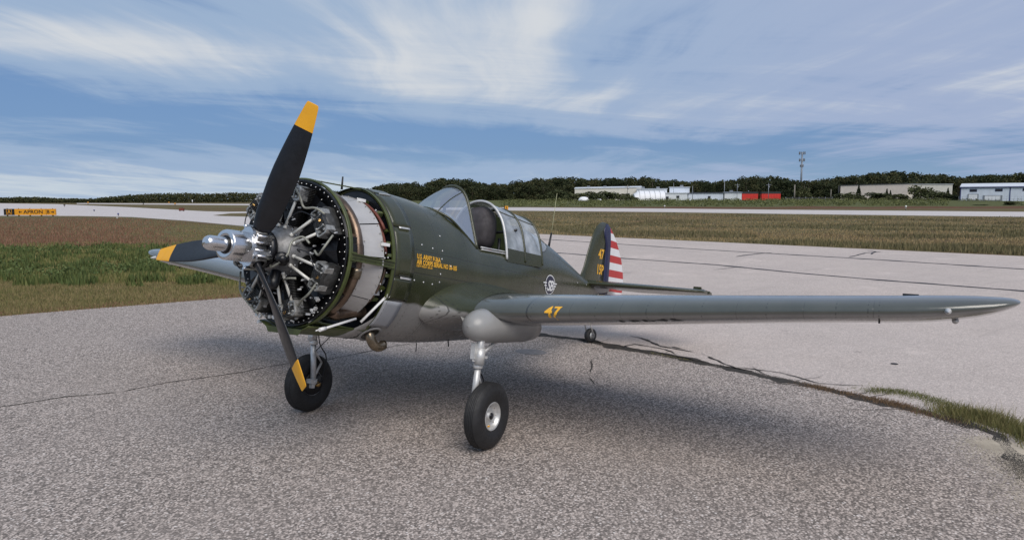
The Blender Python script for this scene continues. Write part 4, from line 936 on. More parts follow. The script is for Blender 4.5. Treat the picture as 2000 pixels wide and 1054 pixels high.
for sg in (1, -1):
    ST = [(.06, 6.80, 7.75, .13), (.5, 6.92, 7.75, .12), (1.0, 7.05, 7.75, .105), (1.5, 7.20, 7.72, .085), (1.76, 7.32, 7.7, .075), (1.85, 7.40, 7.68, .065), (1.88, 7.46, 7.66, .05)]
    rows = []
    for y, le, te, th in ST:
        ch = te-le+.5; s = []
        for i in range(12, -1, -1): x = .5*(1-math.cos(PI*i/12)); s.append((x, foil(x, th/ch)))
        for i in range(1, 13): x = .5*(1-math.cos(PI*i/12)); s.append((x, -foil(x, th/ch)))
        rows.append([(-min(le+x*ch, te), sg*y, .085+h*ch) for x, h in s])
    stab = part(MB().grid(rows).add(rows[-1][:-1], [tuple(range(len(rows[-1])-1))], 0, False), 'stabilizer', olivem)
    EL = [(.10, 8.10, .075), (.5, 8.2, .075), (1.0, 8.18, .068), (1.5, 8.08, .060), (1.76, 8.0, .055), (1.86, 7.95, .05), (1.89, 7.90, .045)]
    rows = []
    for y, te, th in EL:
        q = [(7.77, th/2), (7.9, th*.4), (te, .004), (te, -.004), (7.9, -th*.4), (7.77, -th/2), (7.75, 0)]
        rows.append([(-(a), sg*y, .085+h-.45*(a-7.75)*.35) for a, h in q])
    part(MB().grid(rows, closed=True, smooth=False).add(rows[-1], [tuple(range(7))], 0, False), 'elevator', olivem)
    part(MB().box((-7.70, sg*1.72, .125), .22, .13, .02).box((-7.62, sg*1.72, .14), .03, .13, .05), 'trim_tab', olivem)
# stabiliser root fairings
fr = MB().grid([[(-(6.78+.02*j), s*(.07+.0*j), .09+.02*j) for j in range(2)] for s in (1, -1)])
part(MB().lathe([(0, .001), (.15, .09), (.5, .115), (.85, .10), (1.1, .05), (1.2, .01)], (-6.75, 0, .03), (-1, 0, 0), 20), 'tail_fairing', greylt)
# tail wheel
tw = part(MB().tube([B(7.02, 0, -.12), B(7.08, 0, -.42), B(7.13, 0, -.60)], [.04, .035, .03], 10), 'tail_wheel', silverpaint)
axl = T_BODY.inverted() @ Vector((-7.16, -.05, .13))
tw_t = MB(); prof = [(-.045, .06), (-.05, .09), (-.035, .12), (0, .13), (.035, .12), (.05, .09), (.045, .06)]
part(tw_t.lathe(prof, axl, (.35, 1, 0), 28), 'tyre', rubber, tw); part(MB().lathe([(-.046, .001), (-.046, .06), (.046, .06), (.046, .001)], axl, (.35, 1, 0), 20), 'rim', alud, tw)
f_ = MB(); 
for s in (1, -1): f_.tube([(-7.10, 0, -.58), (-7.12, s*.055, -.62), (axl.x, axl.y+s*.062, axl.z)], .012, 8)
part(f_, 'fork', silverpaint, tw)

# ---- cockpit
tub = MB(); rr = []
for a in (2.80, 3.1, 3.5, 3.9, 4.32):
    w = interp(FUS, a, 3)-.09; rr.append([B(a, w*.98, .27), B(a, w, .0), B(a, w*.9, -.4), B(a, 0, -.5), B(a, -w*.9, -.4), B(a, -w, .0), B(a, -w*.98, .27)])
tub.grid(rr, smooth=False); tub.add(rr[0], [tuple(range(7))], 0, False); tub.add(rr[-1], [tuple(range(7))], 0, False); part(tub, 'cockpit_interior', zincd)
part(MB().add([B(2.86, y, z) for y, z in ((-.42, .2), (-.42, -.2), (.42, -.2), (.42, .2), (.3, .5), (0, .6), (-.3, .5))], [tuple(range(7))], 0, False), 'instrument_panel', blacksat)
for s in (1, -1):
    rl = MB()
    for dz_, dr in ((0, .0), (.028, -.012)):
        rl.tube([B(a, s*(interp(FUS, a, 3)*math.sin(phi_sill(a))+.004+dr), SILL-.0+dz_) for a in (2.9, 3.1, 3.3, 3.5, 3.7, 4.0, 4.3)], .009, 6)
    part(rl, 'canopy_rail', silverpaint)
hr = MB(); rws = []
for i, (a, w, zt, zb_) in enumerate(((3.40, .14, .74, .42), (3.43, .185, .82, .37), (3.50, .215, .88, .33), (3.58, .225, .90, .32), (3.66, .20, .89, .33), (3.72, .12, .84, .4))):
    r = []
    for k in range(24):
        t = 2*PI*k/24; c, s = math.cos(t), math.sin(t); zc = (zt+zb_)/2
        y = w*math.copysign(abs(s)**.6, s)*(1-.28*max(0, c)**2); z = zc+(zt-zb_)/2*math.copysign(abs(c)**.75, c); r.append(B(a, y-.03, z))
    rws.append(r)
hr.grid(rws, closed=True); hr.add(rws[0], [tuple(range(24))]); hr.add(rws[-1], [tuple(range(24))]); headrest = part(hr, 'seat_back', leatherc)
part(MB().box(B(3.60, .12, .26), .05, .05, .2), 'seat_strap', orange, headrest); part(MB().tube([B(3.7, -.2, .55), B(3.72, -.2, .1)], .02, 8).tube([B(3.7, .2, .5), B(3.72, .2, .1)], .02, 8).tube([B(3.76, -.42, .62), B(3.72, 0, .56), B(3.76, .42, .62)], .018, 8), 'seat_frame', blacksat, headrest)
# head armour / bulkhead behind seat
part(MB().add([B(3.86, y, z) for y, z in ((-.38, .25), (-.30, .62), (-.15, .8), (.15, .8), (.30, .62), (.38, .25), (.4, -.3), (-.4, -.3))], [tuple(range(8))], 0, False), 'cockpit_bulkhead', zincd)
# windshield: rows from the nose tip back to the arch
base = [(2.27, 0, .695), (2.30, .12, .680), (2.35, .22, .645), (2.43, .33, .575), (2.60, .415, .43), (2.81, .458, .285)]
arch = [(2.835, 0, 1.035), (2.84, .10, 1.015), (2.845, .19, .945), (2.84, .27, .80), (2.83, .36, .55), (2.81, .458, .285)]
wrows = []
def full(c): return [(a, -y, z) for a, y, z in c[::-1]]+c[1:]
def cat(pts, n):
    out = []; P = [Vector(p) for p in pts]
    for i in range(len(P)-1):
        p0, p1, p2, p3 = P[max(0, i-1)], P[i], P[i+1], P[min(len(P)-1, i+2)]
        for j in range(n):
            t = j/n; out.append(.5*((2*p1)+(-p0+p2)*t+(2*p0-5*p1+4*p2-p3)*t*t+(-p0+3*p1-3*p2+p3)*t**3))
    out.append(P[-1]); return out
bs, ac = cat(full(base), 4), cat(full(arch), 4)
for j in range(9):
    t = j/8; row = []
    for p, q in zip(bs, ac):
        m_ = p.lerp(q, t); bulge = math.sin(PI*t)*.045*(q-p).length; row.append(B(m_.x-bulge*.6, m_.y*(1+bulge*.6), m_.z+bulge*.7))
    wrows.append(row)
ws = part(MB().grid(wrows), 'windshield', glassm)
part(MB().tube([B(*p) for p in ac], .020, 8), 'arch_frame', olivem, ws)
part(MB().tube([B(p.x, p.y, p.z) for p in bs], .014, 8), 'base_frame', olivem, ws)
for k in (13, len(bs)-14): part(MB().tube([wrows[j][k] for j in range(9)], .007, 6), 'frame_bar', olivem, ws)
part(MB().grid([[wrows[j][k] for k in range(14, len(bs)-14)] for j in (7, 8)]), 'top_band', olivem, ws)
part(MB().lathe([(0, .02), (.14, .02)], B(2.72, 0, .62), (0, 0, 1), 8).box(B(2.72, 0, .8), .02, .12, .09), 'gunsight', blacksat, ws)
# rear lower fairing of the windshield on the skin
for s in (1, -1):
    part(MB().grid([[B(2.62+.10*i, s*(.425+.014*i+.01), .41-.065*i+.035*j*(1)-.06) for j in range(3)] for i in range(4)]), 'windshield_fairing', olivem, ws)
# canopy slid back
hoop0 = [(0, .955), (.12, .935), (.22, .88), (.30, .795), (.37, .68), (.42, .52), (.455, .36), (.475, .215)]
def hoop(a, n=3):
    t = (a-3.48)/.97; pts = [(a+.02*0, y*(1-.03*t), .215+(z-.215)*(1-.10*t)-.0*t) for y, z in hoop0]; return cat(full(pts), n)
AA = [3.48, 3.72, 3.96, 4.2, 4.45]; hs = [hoop(a) for a in AA]
nH = len(hs[0]); can = part(MB().tube([B(*p) for p in hs[0]], .017, 8), 'canopy', silverpaint)
for i, nm in ((2, 'canopy_bow'), (4, 'canopy_bow')): part(MB().tube([B(*p) for p in hs[i]], .019, 8), nm, olivem, can)
def cidx(z0, z1, side):   # hoop indices on one side between heights
    return [k for k in range(nH) if z0 <= hs[0][k].z <= z1 and (hs[0][k].y*side >= 0)]
for i0, i1 in ((0, 2), (2, 4)):
    part(MB().grid([[B(*hs[i][k]) for k in range(2, nH-2)] for i in range(i0, i1+1)]), 'canopy_pane', panem, can)
for s in (1, -1):
    sk = []
    for h in hs: 
        e = h[-1] if s > 0 else h[0]; e2 = h[-4] if s > 0 else h[3]; sk.append([B(e.x, e.y+s*.006, e.z-.03), B(e2.x, e2.y+s*.010, e2.z-.0), B(e2.x, e2.y-s*.006, e2.z), B(e.x, e.y-s*.010, e.z-.03)])
    part(MB().grid(sk, closed=True, smooth=False), 'canopy_skirt', olivem, can)
    for kk, r_ in ((int(nH/2+s*8), .009),):
        part(MB().tube([B(*h[kk]) for h in hs], r_, 6), 'canopy_rail_bar', olivem, can)
# rear quarter window recess and antenna
part(MB().tube([B(5.45, 0, .50), B(5.52, 0, .78)], [.020, .014], 8), 'antenna_mast', black)
part(MB().tube([B(5.52, 0, .78), B(5.60, -.02, 1.12), B(5.66, -.03, 1.42)], .0035, 5), 'whip_antenna', simple('pale_yellow_whip', (.42, .42, .25), .5))
for s in (1, -1):
    q = []
    for a, p0, p1 in ((4.50, .25, .95), (4.65, .28, .92), (4.80, .34, .84), (4.93, .5, .7)):
        q.append([B(a, s*fus_pt(a, p)[0]*1.012, fus_pt(a, p)[1]*1.012) for p in [p0+(p1-p0)*j/5 for j in range(6)]])
    rw = part(MB().grid(q), 'rear_window', panem); part(MB().tube([q[0][j] for j in range(6)]+[q[i][5] for i in (1, 2, 3)]+[q[3][0], q[2][0], q[1][0]], .007, 6, closed=True), 'window_frame', olivem, rw)

# ---- panels on the fuselage
def skin_panel(a0, a1, d0, d1, off, mat, name, parent=None, thick=.006, taper=0):
    out = []; inn = []
    for i in range(5):
        r = []; s_ = []
        for j in range(9):
            d = R(d0+(d1-d0)*j/8); a = a0+(a1-a0)*i/4+(taper*j/8)*(1 if i == 4 else 1); y, z = fus_pt(a, d); nn = Vector((0, y/.58, (z+.03)/.75)).normalized(); r.append(Vector(B(a, y, z))+nn*off); s_.append(Vector(B(a, y, z))+nn*(off-thick))
        out.append(r); inn.append(s_)
    mb = MB().grid(out); ring = [out[0][j] for j in range(9)]+[out[i][8] for i in range(1, 5)]+[out[4][j] for j in range(7, -1, -1)]+[out[i][0] for i in (3, 2, 1)]
    ri = [inn[0][j] for j in range(9)]+[inn[i][8] for i in range(1, 5)]+[inn[4][j] for j in range(7, -1, -1)]+[inn[i][0] for i in (3, 2, 1)]
    mb.grid([ring, ri], closed=True, smooth=False); return part(mb, name, mat, parent)
for s in (1, -1):
    for d0, d1 in ((2, 21.), (23., 60), (62., 98), (100., 116)): skin_panel(1.215, 1.50, s*d0, s*d1, .010, olivem, 'cowl_flap', fuselage)
    for d in (22, 61, 99): 
        skin_panel(1.30, 1.47, s*(d-.7), s*(d+.7), .016, silverpaint, 'flap_link', fuselage)
    skin_panel(1.17, 1.44, s*117.5, s*143, .012, greylt, 'access_panel', fuselage)
# fasteners (small bright screws) seen on the port side
fz = MB()
for px_, py_ in [(797, 443), (803, 505), (796, 538), (809, 547), (827, 551), (844, 555), (858, 551), (860, 535), (804, 471), (824, 478), (845, 485), (864, 490), (863, 506), (859, 461), (800, 488), (918, 430), (1128, 552), (886, 420), (880, 520), (1145, 556), (800, 522)]:
    h, nr = on_fus(px_, py_)
    if h: fz.lathe([(0, .010), (.003, .009), (.004, .0005)], h-nr*.002, nr, 8)
part(fz, 'fastener', rivetm, fuselage, kind='stuff')
# exhaust outlet port side, belly
h, nr = on_fus(722, 651)
if h:
    part(MB().lathe([(0, .001), (.002, .095)], h, nr, 24), 'hole_shade_disc', black, fuselage); part(MB().lathe([(0, .095), (.012, .100), (.012, .118), (0, .124)], h, nr, 24), 'opening_rim', greym, fuselage)  # black disc on closed skin paints the shade inside the hole
    c0 = Vector(h)-nr*.10; pts = [c0, c0+nr*.10+Vector((-.0, 0, -.015)), h+Vector((-.025, .02, -.085)), h+Vector((-.075, .03, -.125)), h+Vector((-.135, .035, -.125)), h+Vector((-.175, .04, -.105))]
    part(MB().tube(cat(pts, 4), .050, 16).tube([cat(pts, 4)[-1], cat(pts, 4)[-1]+Vector((-.002, 0, 0))], .045, 16), 'exhaust_stub', bronze, fuselage)
h, nr = on_fus(805, 666)
part(MB().tube([B(2.25, .12, -.85), B(2.25, .12, -.95)], .006, 6).tube([B(2.6, .3, -.80), B(2.62, .3, -.88)], .008, 6), 'drain_tube', blacksat, fuselage)

# ---- lettering laid on the skin
def lay(s, size, org, ud, vd, nd, bvh, mat, parent, off=.0035, bold=.0, shear=0., sx=1., name='lettering', me=None, cell=.02, align='CENTER', sp=1.):
    me = me or text_mesh(s, size, 0, bold, shear, align, sp, sx)
    bm = bmesh.new(); bm.from_mesh(me); bmesh.ops.remove_doubles(bm, verts=bm.verts, dist=1e-6)
    xs = [v.co.x for v in bm.verts]; ys = [v.co.y for v in bm.verts]
    for ax, lo, hi in ((0, min(xs), max(xs)), (1, min(ys), max(ys))):
        c = lo+cell
        while c < hi:
            no = Vector((1, 0, 0)) if ax == 0 else Vector((0, 1, 0))
            bmesh.ops.bisect_plane(bm, geom=bm.verts[:]+bm.edges[:]+bm.faces[:], plane_co=no*c, plane_no=no); c += cell
    bmesh.ops.triangulate(bm, faces=bm.faces[:])
    org, ud, vd, nd = Vector(org), Vector(ud).normalized(), Vector(vd).normalized(), Vector(nd).normalized()
    for v in bm.verts:
        p = org+ud*v.co.x+vd*v.co.y; h, nr, i, _ = bvh.ray_cast(p+nd*.6, -nd)
        if h is None: v.co = p+nd*off
        else:
            if nr.dot(nd) < 0: nr = -nr
            v.co = h+nr*off
    bmesh.ops.recalc_face_normals(bm, faces=bm.faces)
    bm.to_mesh(me); bm.free(); me.materials.clear(); me.materials.append(mat); return part(me, name, None, parent)
def surf(px_, py_, bvh=None): return on_fus(px_, py_, 0, bvh)[0]
AFT = (-1, 0, .0); UPZ = (0, 0, 1); PORT = (0, 1, 0)
for (x0, y0, x1, y1, txt, sz, bold) in ((814, 500, 860, 509, 'U.S. ARMY P-36A', .068, .0022), (814, 511, 892, 525, 'AIR CORPS SERIAL NO 38-185', .068, .0022), (813, 518.5, 844, 524, 'CREW WEIGHT 200 LBS', .030, .0006)):
    p, q = surf(x0, y0), surf(x1, y1)
    me = text_mesh(txt, sz, 0, bold, align='LEFT'); w = max(v.co.x for v in me.vertices)-min(v.co.x for v in me.vertices)
    for v in me.vertices: v.co.x *= (q-p).length/w
    dd = (q-p); dd.y = 0
    lay('', sz, (p.x, .5, p.z), tuple(dd), (dd.z, 0, -dd.x), PORT, fus_bvh, letter, fuselage, me=me)
# emblem: navy disc with a white rim, winged SB letters
def flat(mb): me = mb.mesh('emblem', navy); return me
ec = surf(1074, 556)
EX = 1.42
def disc(r, r0=0, n=40):
    m = MB()
    if r0: m.grid([[(EX*r*math.cos(2*PI*k/n), r*math.sin(2*PI*k/n), 0) for k in range(n)], [(EX*r0*math.cos(2*PI*k/n), r0*math.sin(2*PI*k/n), 0) for k in range(n)]], closed=True)
    else: m.add([(EX*r*math.cos(2*PI*k/n), r*math.sin(2*PI*k/n), 0) for k in range(n)], [tuple(range(n))])
    return m.mesh('emblem', navy)
ER = .142
em = lay('', 1, ec, AFT, UPZ, PORT, fus_bvh, navy, fuselage, me=disc(ER), off=.004, name='emblem')
lay('', 1, ec, AFT, UPZ, PORT, fus_bvh, whitep, em, me=disc(ER*1.0, ER*.91), off=.006, name='emblem_ring')
lay('SB', .20, ec+Vector((0, 0, -.02)), AFT, UPZ, PORT, fus_bvh, whitep, em, bold=.006, shear=.25, sx=1.25, off=.008, name='emblem_letters', sp=.9)
for s in (1, -1):
    m = MB()
    for k in range(3):
        zz_ = .035-.038*k; x0 = s*(.145-.004*k); x1 = s*(.27-.040*k); m.add([(x0, zz_-.009, 0), (x1, zz_-.009, 0), (x1+s*.012, zz_+.009, 0), (x0, zz_+.009, 0)], [(0, 1, 2, 3)])
    lay('', 1, ec+Vector((0, 0, -.012)), AFT, UPZ, PORT, fus_bvh, whitep, em, me=m.mesh('w', whitep), off=.007, name='emblem_wing')
# fin numbers
fbv = BVHTree.FromPolygons([Vector(v) for v in [tuple(x) for r in [[(max(q[0], -hinge), q[1], q[2]) for q in fin_sec(z, le, 8.5, th)] for z, le, th in FIN] for x in r]], [(i*21+k, i*21+k+1, (i+1)*21+k+1, (i+1)*21+k) for i in range(len(FIN)-1) for k in range(20)])
for txt, (px_, py_), sz in (('47', (1170.5, 497), .235), ('15P', (1168, 527), .235)):
    o_, d_ = body_ray(px_, py_); t = -o_.y/d_.y; p = o_+d_*t; lay(txt, sz, (p.x, .05, p.z), AFT, UPZ, PORT, fbv, letter, fin, bold=.008, sx=1.0 if txt == '47' else .86, shear=0)
# wing numbers
p, nr = on_fus(1078, 608, 0, wl_bvh)
lay('47', .135, p, (0, 1, .087), (-.35, 0, 1), (1, 0, .35), wl_bvh, letter, wingL, bold=.0045, shear=.12, sx=1.1, sp=1.12)
p, nr = on_fus(1266, 625.5, 0, wl_bvh)
lay('15P47', .16, p, (0, 1, .087), (-.9, 0, .6), tuple(nr), wl_bvh, darkletter, wingL, bold=.005, sx=1.5, sp=1.1)
part(MB().add([(-2.55, 3.86, .0), (-2.55, 4.02, .0), (-2.70, 3.94, .0)], [(0, 1, 2)]), 'reflective_patch', whitep, wingL) if False else None

# ---- gear fairings and landing gear
for s in (1, -1):
    rws = []
    for (a, r, zc, yc) in ((1.725, .004, -.575, 1.15), (1.733, .045, -.575, 1.15), (1.76, .090, -.573, 1.15), (1.81, .130, -.570, 1.15), (1.88, .158, -.566, 1.15), (1.97, .174, -.562, 1.15), (2.1, .186, -.558, 1.15), (2.4, .194, -.550, 1.15), (2.8, .186, -.555, 1.15), (3.0, .15, -.57, 1.15)):
        r_ = []
        for k in range(28):
            t = 2*PI*k/28; y = yc+r*math.sin(t); z = zc+r*math.cos(t)*(1.0 if a < 2.1 or math.cos(t) < 0 else .5)
            r_.append(B(a, s*y, max(z, -.752)))
        rws.append(r_)
    part(MB().grid(rws, closed=True).add(rws[-1], [tuple(range(28))], 0, False), 'gear_fairing', podm)
    part(MB().grid([[B(1.98+.1*i, s*(.84+.05*i+.06*j), -.44-.085*j+.0*i) for j in range(4)] for i in range(4)]), 'fairing_gusset', podm)
    WR = .341; axl = T_BODY.inverted() @ Vector((WX, s*1.27, WR))
    top = Vector(B(1.93, s*1.19, -.70)); low = Vector(B(1.955, s*1.135, -1.40)); mid = top.lerp(low, .40)
    lg = part(MB().tube([top+Vector((0, 0, .1)), mid], .042, 16).lathe([(-.015, .045), (-.01, .050), (.03, .050), (.035, .045)], mid, (0, 0, 1), 16).lathe([(-.2, .043), (-.2, .052), (-.03, .052), (-.03, .043)], top.lerp(low, .08), (0, 0, 1), 16), 'landing_gear', silverpaint)
    part(MB().tube([mid, low], .033, 16), 'strut_piston', silverpaint, lg)
    part(MB().tube([low+Vector((0, 0, .0)), low+Vector((0, 0, -.03)), axl-Vector((0, s*.10, 0)), axl+Vector((0, s*.02, 0))], [.04, .04, .034, .03], 12), 'axle', silverpaint, lg)
    part(MB().box(top+Vector((.05, -s*.05, -.12)), .035, .05, .16).tube([top+Vector((.03, -s*.06, -.12)), top+Vector((.05, -s*.05, -.22)), top+Vector((.0, 0, -.22))], .012, 8), 'lock_bracket', silverpaint, lg)
    part(MB().tube([top.lerp(low, .22)+Vector((-.03, 0, 0)), Vector(B(2.45, s*1.14, -.66))], [.020, .018], 10).box(top.lerp(low, .26)+Vector((-.055, s*.02, 0)), .07, .05, .025), 'drag_brace', silverpaint, lg)
    part(MB().tube([Vector(B(2.25, s*.98, -.70)), top.lerp(low, .52)+Vector((0, -s*.04, 0))], .006, 6), 'retraction_rod', blacksat, lg)
    # torque link
    e0 = mid.lerp(low, .15); e1 = low+Vector((0, 0, .02)); kn = (e0+e1)/2+Vector((-.13, 0, 0))
    part(MB().tube([e0, kn], [.018, .012], 8).tube([kn, e1], [.012, .020], 8), 'torque_link', silverpaint, lg)
    part(MB().tube(cat([top+Vector((-.05, -s*.03, -.05)), mid+Vector((-.06, -s*.04, 0)), kn+Vector((-.05, -s*.02, .06)), low+Vector((-.10, -s*.03, .0)), low+Vector((-.03, -s*.03, -.06))], 5), .008, 6), 'brake_hose', blacksat, lg)
    wid = .098
    pr = [(-wid*.74, .145), (-wid*.92, .19), (-wid, .235), (-wid*.93, .28), (-wid*.72, .315), (-wid*.50, .332)]
    for g_ in (-.40, -.20, 0., .20, .40): pr += [(wid*(g_-.045), .3385), (wid*(g_-.03), .330), (wid*(g_+.03), .330), (wid*(g_+.045), .3385)]
    pr += [(wid*.50, .332), (wid*.72, .315), (wid*.93, .28), (wid, .235), (wid*.92, .19), (wid*.74, .145)]
    part(MB().lathe(pr, axl, (0, 1, 0), 72), 'tyre', rubber, lg)
    fo = s
    part(MB().lathe([(-fo*wid*.74, .146), (-fo*wid*.5, .13), (-fo*wid*.3, .09), (-fo*wid*.2, .001)], axl, (0, 1, 0), 40).lathe([(fo*wid*.72, .147), (fo*wid*.80, .137), (fo*wid*.60, .128), (fo*wid*.34, .114), (fo*wid*.26, .09), (fo*wid*.28, .048), (fo*wid*.5, .045), (fo*wid*.5, .001)], axl, (0, 1, 0), 40), 'rim', rimm, lg)
    hub = MB().lathe([(fo*wid*.45, .036), (fo*wid*.62, .032), (fo*wid*.66, .001)], axl, (0, 1, 0), 20); part(hub, 'hub_cap', blacksat, lg)
    bl = MB()
    for k in range(8): a = 2*PI*k/8; bl.lathe([(fo*wid*.2, .009), (fo*wid*.36, .009), (fo*wid*.37, .001)], axl+Vector((math.cos(a)*.115, 0, math.sin(a)*.098)), (0, 1, 0), 6)
    part(bl, 'wheel_bolt', steel, lg, kind='stuff'); part(MB().box(axl+Vector((.02, fo*wid*.45, -.100)), .035, .006, .015), 'wheel_tag', yellow, lg)
    part(MB().lathe([(-fo*wid*1.05, .001), (-fo*wid*1.05, .12), (-fo*wid*.6, .145), (-fo*wid*.4, .15)], axl, (0, 1, 0), 32), 'brake_drum', blacksat, lg)
    part(MB().lathe([(-fo*.175, .001), (-fo*.17, .030), (-fo*.13, .034), (-fo*.10, .034)], axl, (0, 1, 0), 6), 'axle_nut', brass, lg)
    part(MB().box(low+Vector((.02, s*.0, -.02)), .10, .07, .05).box(low+Vector((.0, s*.03, -.07)), .05, .08, .07), 'brake_caliper', silverpaint, lg)

# ---- propeller
prop = part(MB().lathe([(.0, .001), (.0, .0)], (.03, 0, 0), (1, 0, 0), 8) if False else MB().lathe([(-.10, .001), (-.10, .105), (.06, .105), (.06, .001)], (.036, 0, 0), (1, 0, 0), 40), 'propeller', alucast)
PX = .036
part(MB().lathe([(.045, .128), (.05, .131), (.235, .129), (.245, .126), (.25, .118), (.25, .066), (.24, .064)], (PX, 0, 0), (1, 0, 0), 48), 'hub_barrel', alu, prop)
part(MB().lathe([(.236, .001), (.236, .09)], (PX, 0, 0), (1, 0, 0), 30), 'hub_recess', black, prop)
part(MB().lathe([(.22, .062), (.385, .062), (.405, .059), (.425, .048), (.436, .03), (.440, .001)], (PX, 0, 0), (1, 0, 0), 40), 'spinner_dome', alu, prop)
part(MB().lathe([(.232, .064), (.256, .072), (.26, .062)], (PX, 0, 0), (1, 0, 0), 30), 'dome_seal', black, prop)
# front plate: rounded triangle whose corners reach over the blade sockets
ph0 = 0.43511
pl = MB(); out = []
for k in range(60):
    t = 2*PI*k/60; r = .135+.052*max(0, math.cos(1.5*((t-ph0+PI/3) % (2*PI/3)-PI/3)))**4; out.append((r*math.sin(t), r*math.cos(t)))
pl.add([(PX+.065, y, z) for y, z in out], [tuple(range(60))], 0, False); pl.grid([[(PX+.065, y, z) for y, z in out], [(PX+.035, y, z) for y, z in out]], closed=True, smooth=False); pl.add([(PX+.035, y, z) for y, z in out], [tuple(range(60))], 0, False)
part(pl, 'hub_plate', alu, prop)
for k in range(3):
    th = ph0+k*2*PI/3; er = Vector((0, math.sin(th), math.cos(th))); et = Vector((0, -math.cos(th), math.sin(th))); ex = Vector((1, 0, 0)); o0 = Vector((PX-.036, 0, 0))
    part(MB().lathe([(.08, .074), (.165, .074), (.172, .068), (.172, .05)], o0, er, 28), 'blade_socket', alucast, prop)
    Mx = Matrix((ex, et, er)).transposed()
    for sgn in (1, -1):
        cl_ = MB(); cl_.box(o0+er*.125+et*sgn*.088, .15, .028, .088, M=Mx); cl_.tube([o0+er*.155+et*sgn*.098+ex*.085, o0+er*.155+et*sgn*.098-ex*.085], .012, 8); cl_.tube([o0+er*.095+et*sgn*.098+ex*.085, o0+er*.095+et*sgn*.098-ex*.085], .012, 8)
        part(cl_, 'socket_clamp', alu, prop)
    secs = [(.15, .125, .50, 50), (.19, .155, .38, 48), (.25, .185, .29, 45), (.34, .212, .21, 41), (.46, .222, .17, 36.5), (.60, .242, .13, 32), (.74, .246, .105, 28.5), (.88, .232, .092, 25.5), (1.02, .208, .082, 23.5), (1.13, .182, .076, 22.5), (1.1301, .182, .076, 22.5), (1.22, .158, .07, 21.5), (1.30, .134, .065, 21), (1.340, .120, .06, 20.5), (1.355, .108, .045, 20.5), (1.359, .085, .03, 20.5)]
    rws = []; n = 12
    for r, ch, tc_, be in secs:
        be = R(be); cv = et*math.cos(be)+ex*math.sin(be); nv = ex*math.cos(be)-et*math.sin(be); s_ = []
        for i in range(n+1): x = .5*(1-math.cos(PI*i/n)); s_.append((x, foil(x, tc_)*1.25))
        for i in range(n-1, 0, -1): x = .5*(1-math.cos(PI*i/n)); s_.append((x, -foil(x, tc_)*.75))
        rws.append([o0+er*r+cv*((.42-x)*ch)+nv*(h*ch) for x, h in s_])
    m = MB(); ny = 10; m.grid(rws[:ny+1], closed=True, mi=0); m.grid(rws[ny:], closed=True, mi=1); m.add(rws[-1], [tuple(range(len(rws[-1])))], 1, False)
    bl = part(m, 'blade', [blacksat, yellow], prop)
# ---- engine
eng = part(MB().lathe([(-.07, .09), (-.07, .15), (-.09, .17), (-.13, .17), (-.14, .13)], (0, 0, 0), (1, 0, 0), 40), 'engine', blacksat)
part(MB().lathe([(-.13, .10), (-.15, .115), (-.17, .15), (-.22, .19), (-.28, .225), (-.34, .245), (-.36, .25), (-.44, .255), (-.62, .255)], (0, 0, 0), (1, 0, 0), 48), 'gear_case', graycase, eng)
bo = MB()
for k in range(18): a = 2*PI*k/18; bo.lathe([(0, .008), (.018, .008), (.018, .001)], (-.085, .145*math.sin(a), .145*math.cos(a)), (1, 0, 0), 6)
for k in range(21): a = 2*PI*k/21; d = Vector((1, math.sin(a)*.6, math.cos(a)*.6)).normalized(); bo.lathe([(0, .009), (.016, .009), (.016, .001)], (-.31, .236*math.sin(a), .236*math.cos(a)), d, 6)
part(bo, 'case_bolt', alud, eng, kind='stuff')
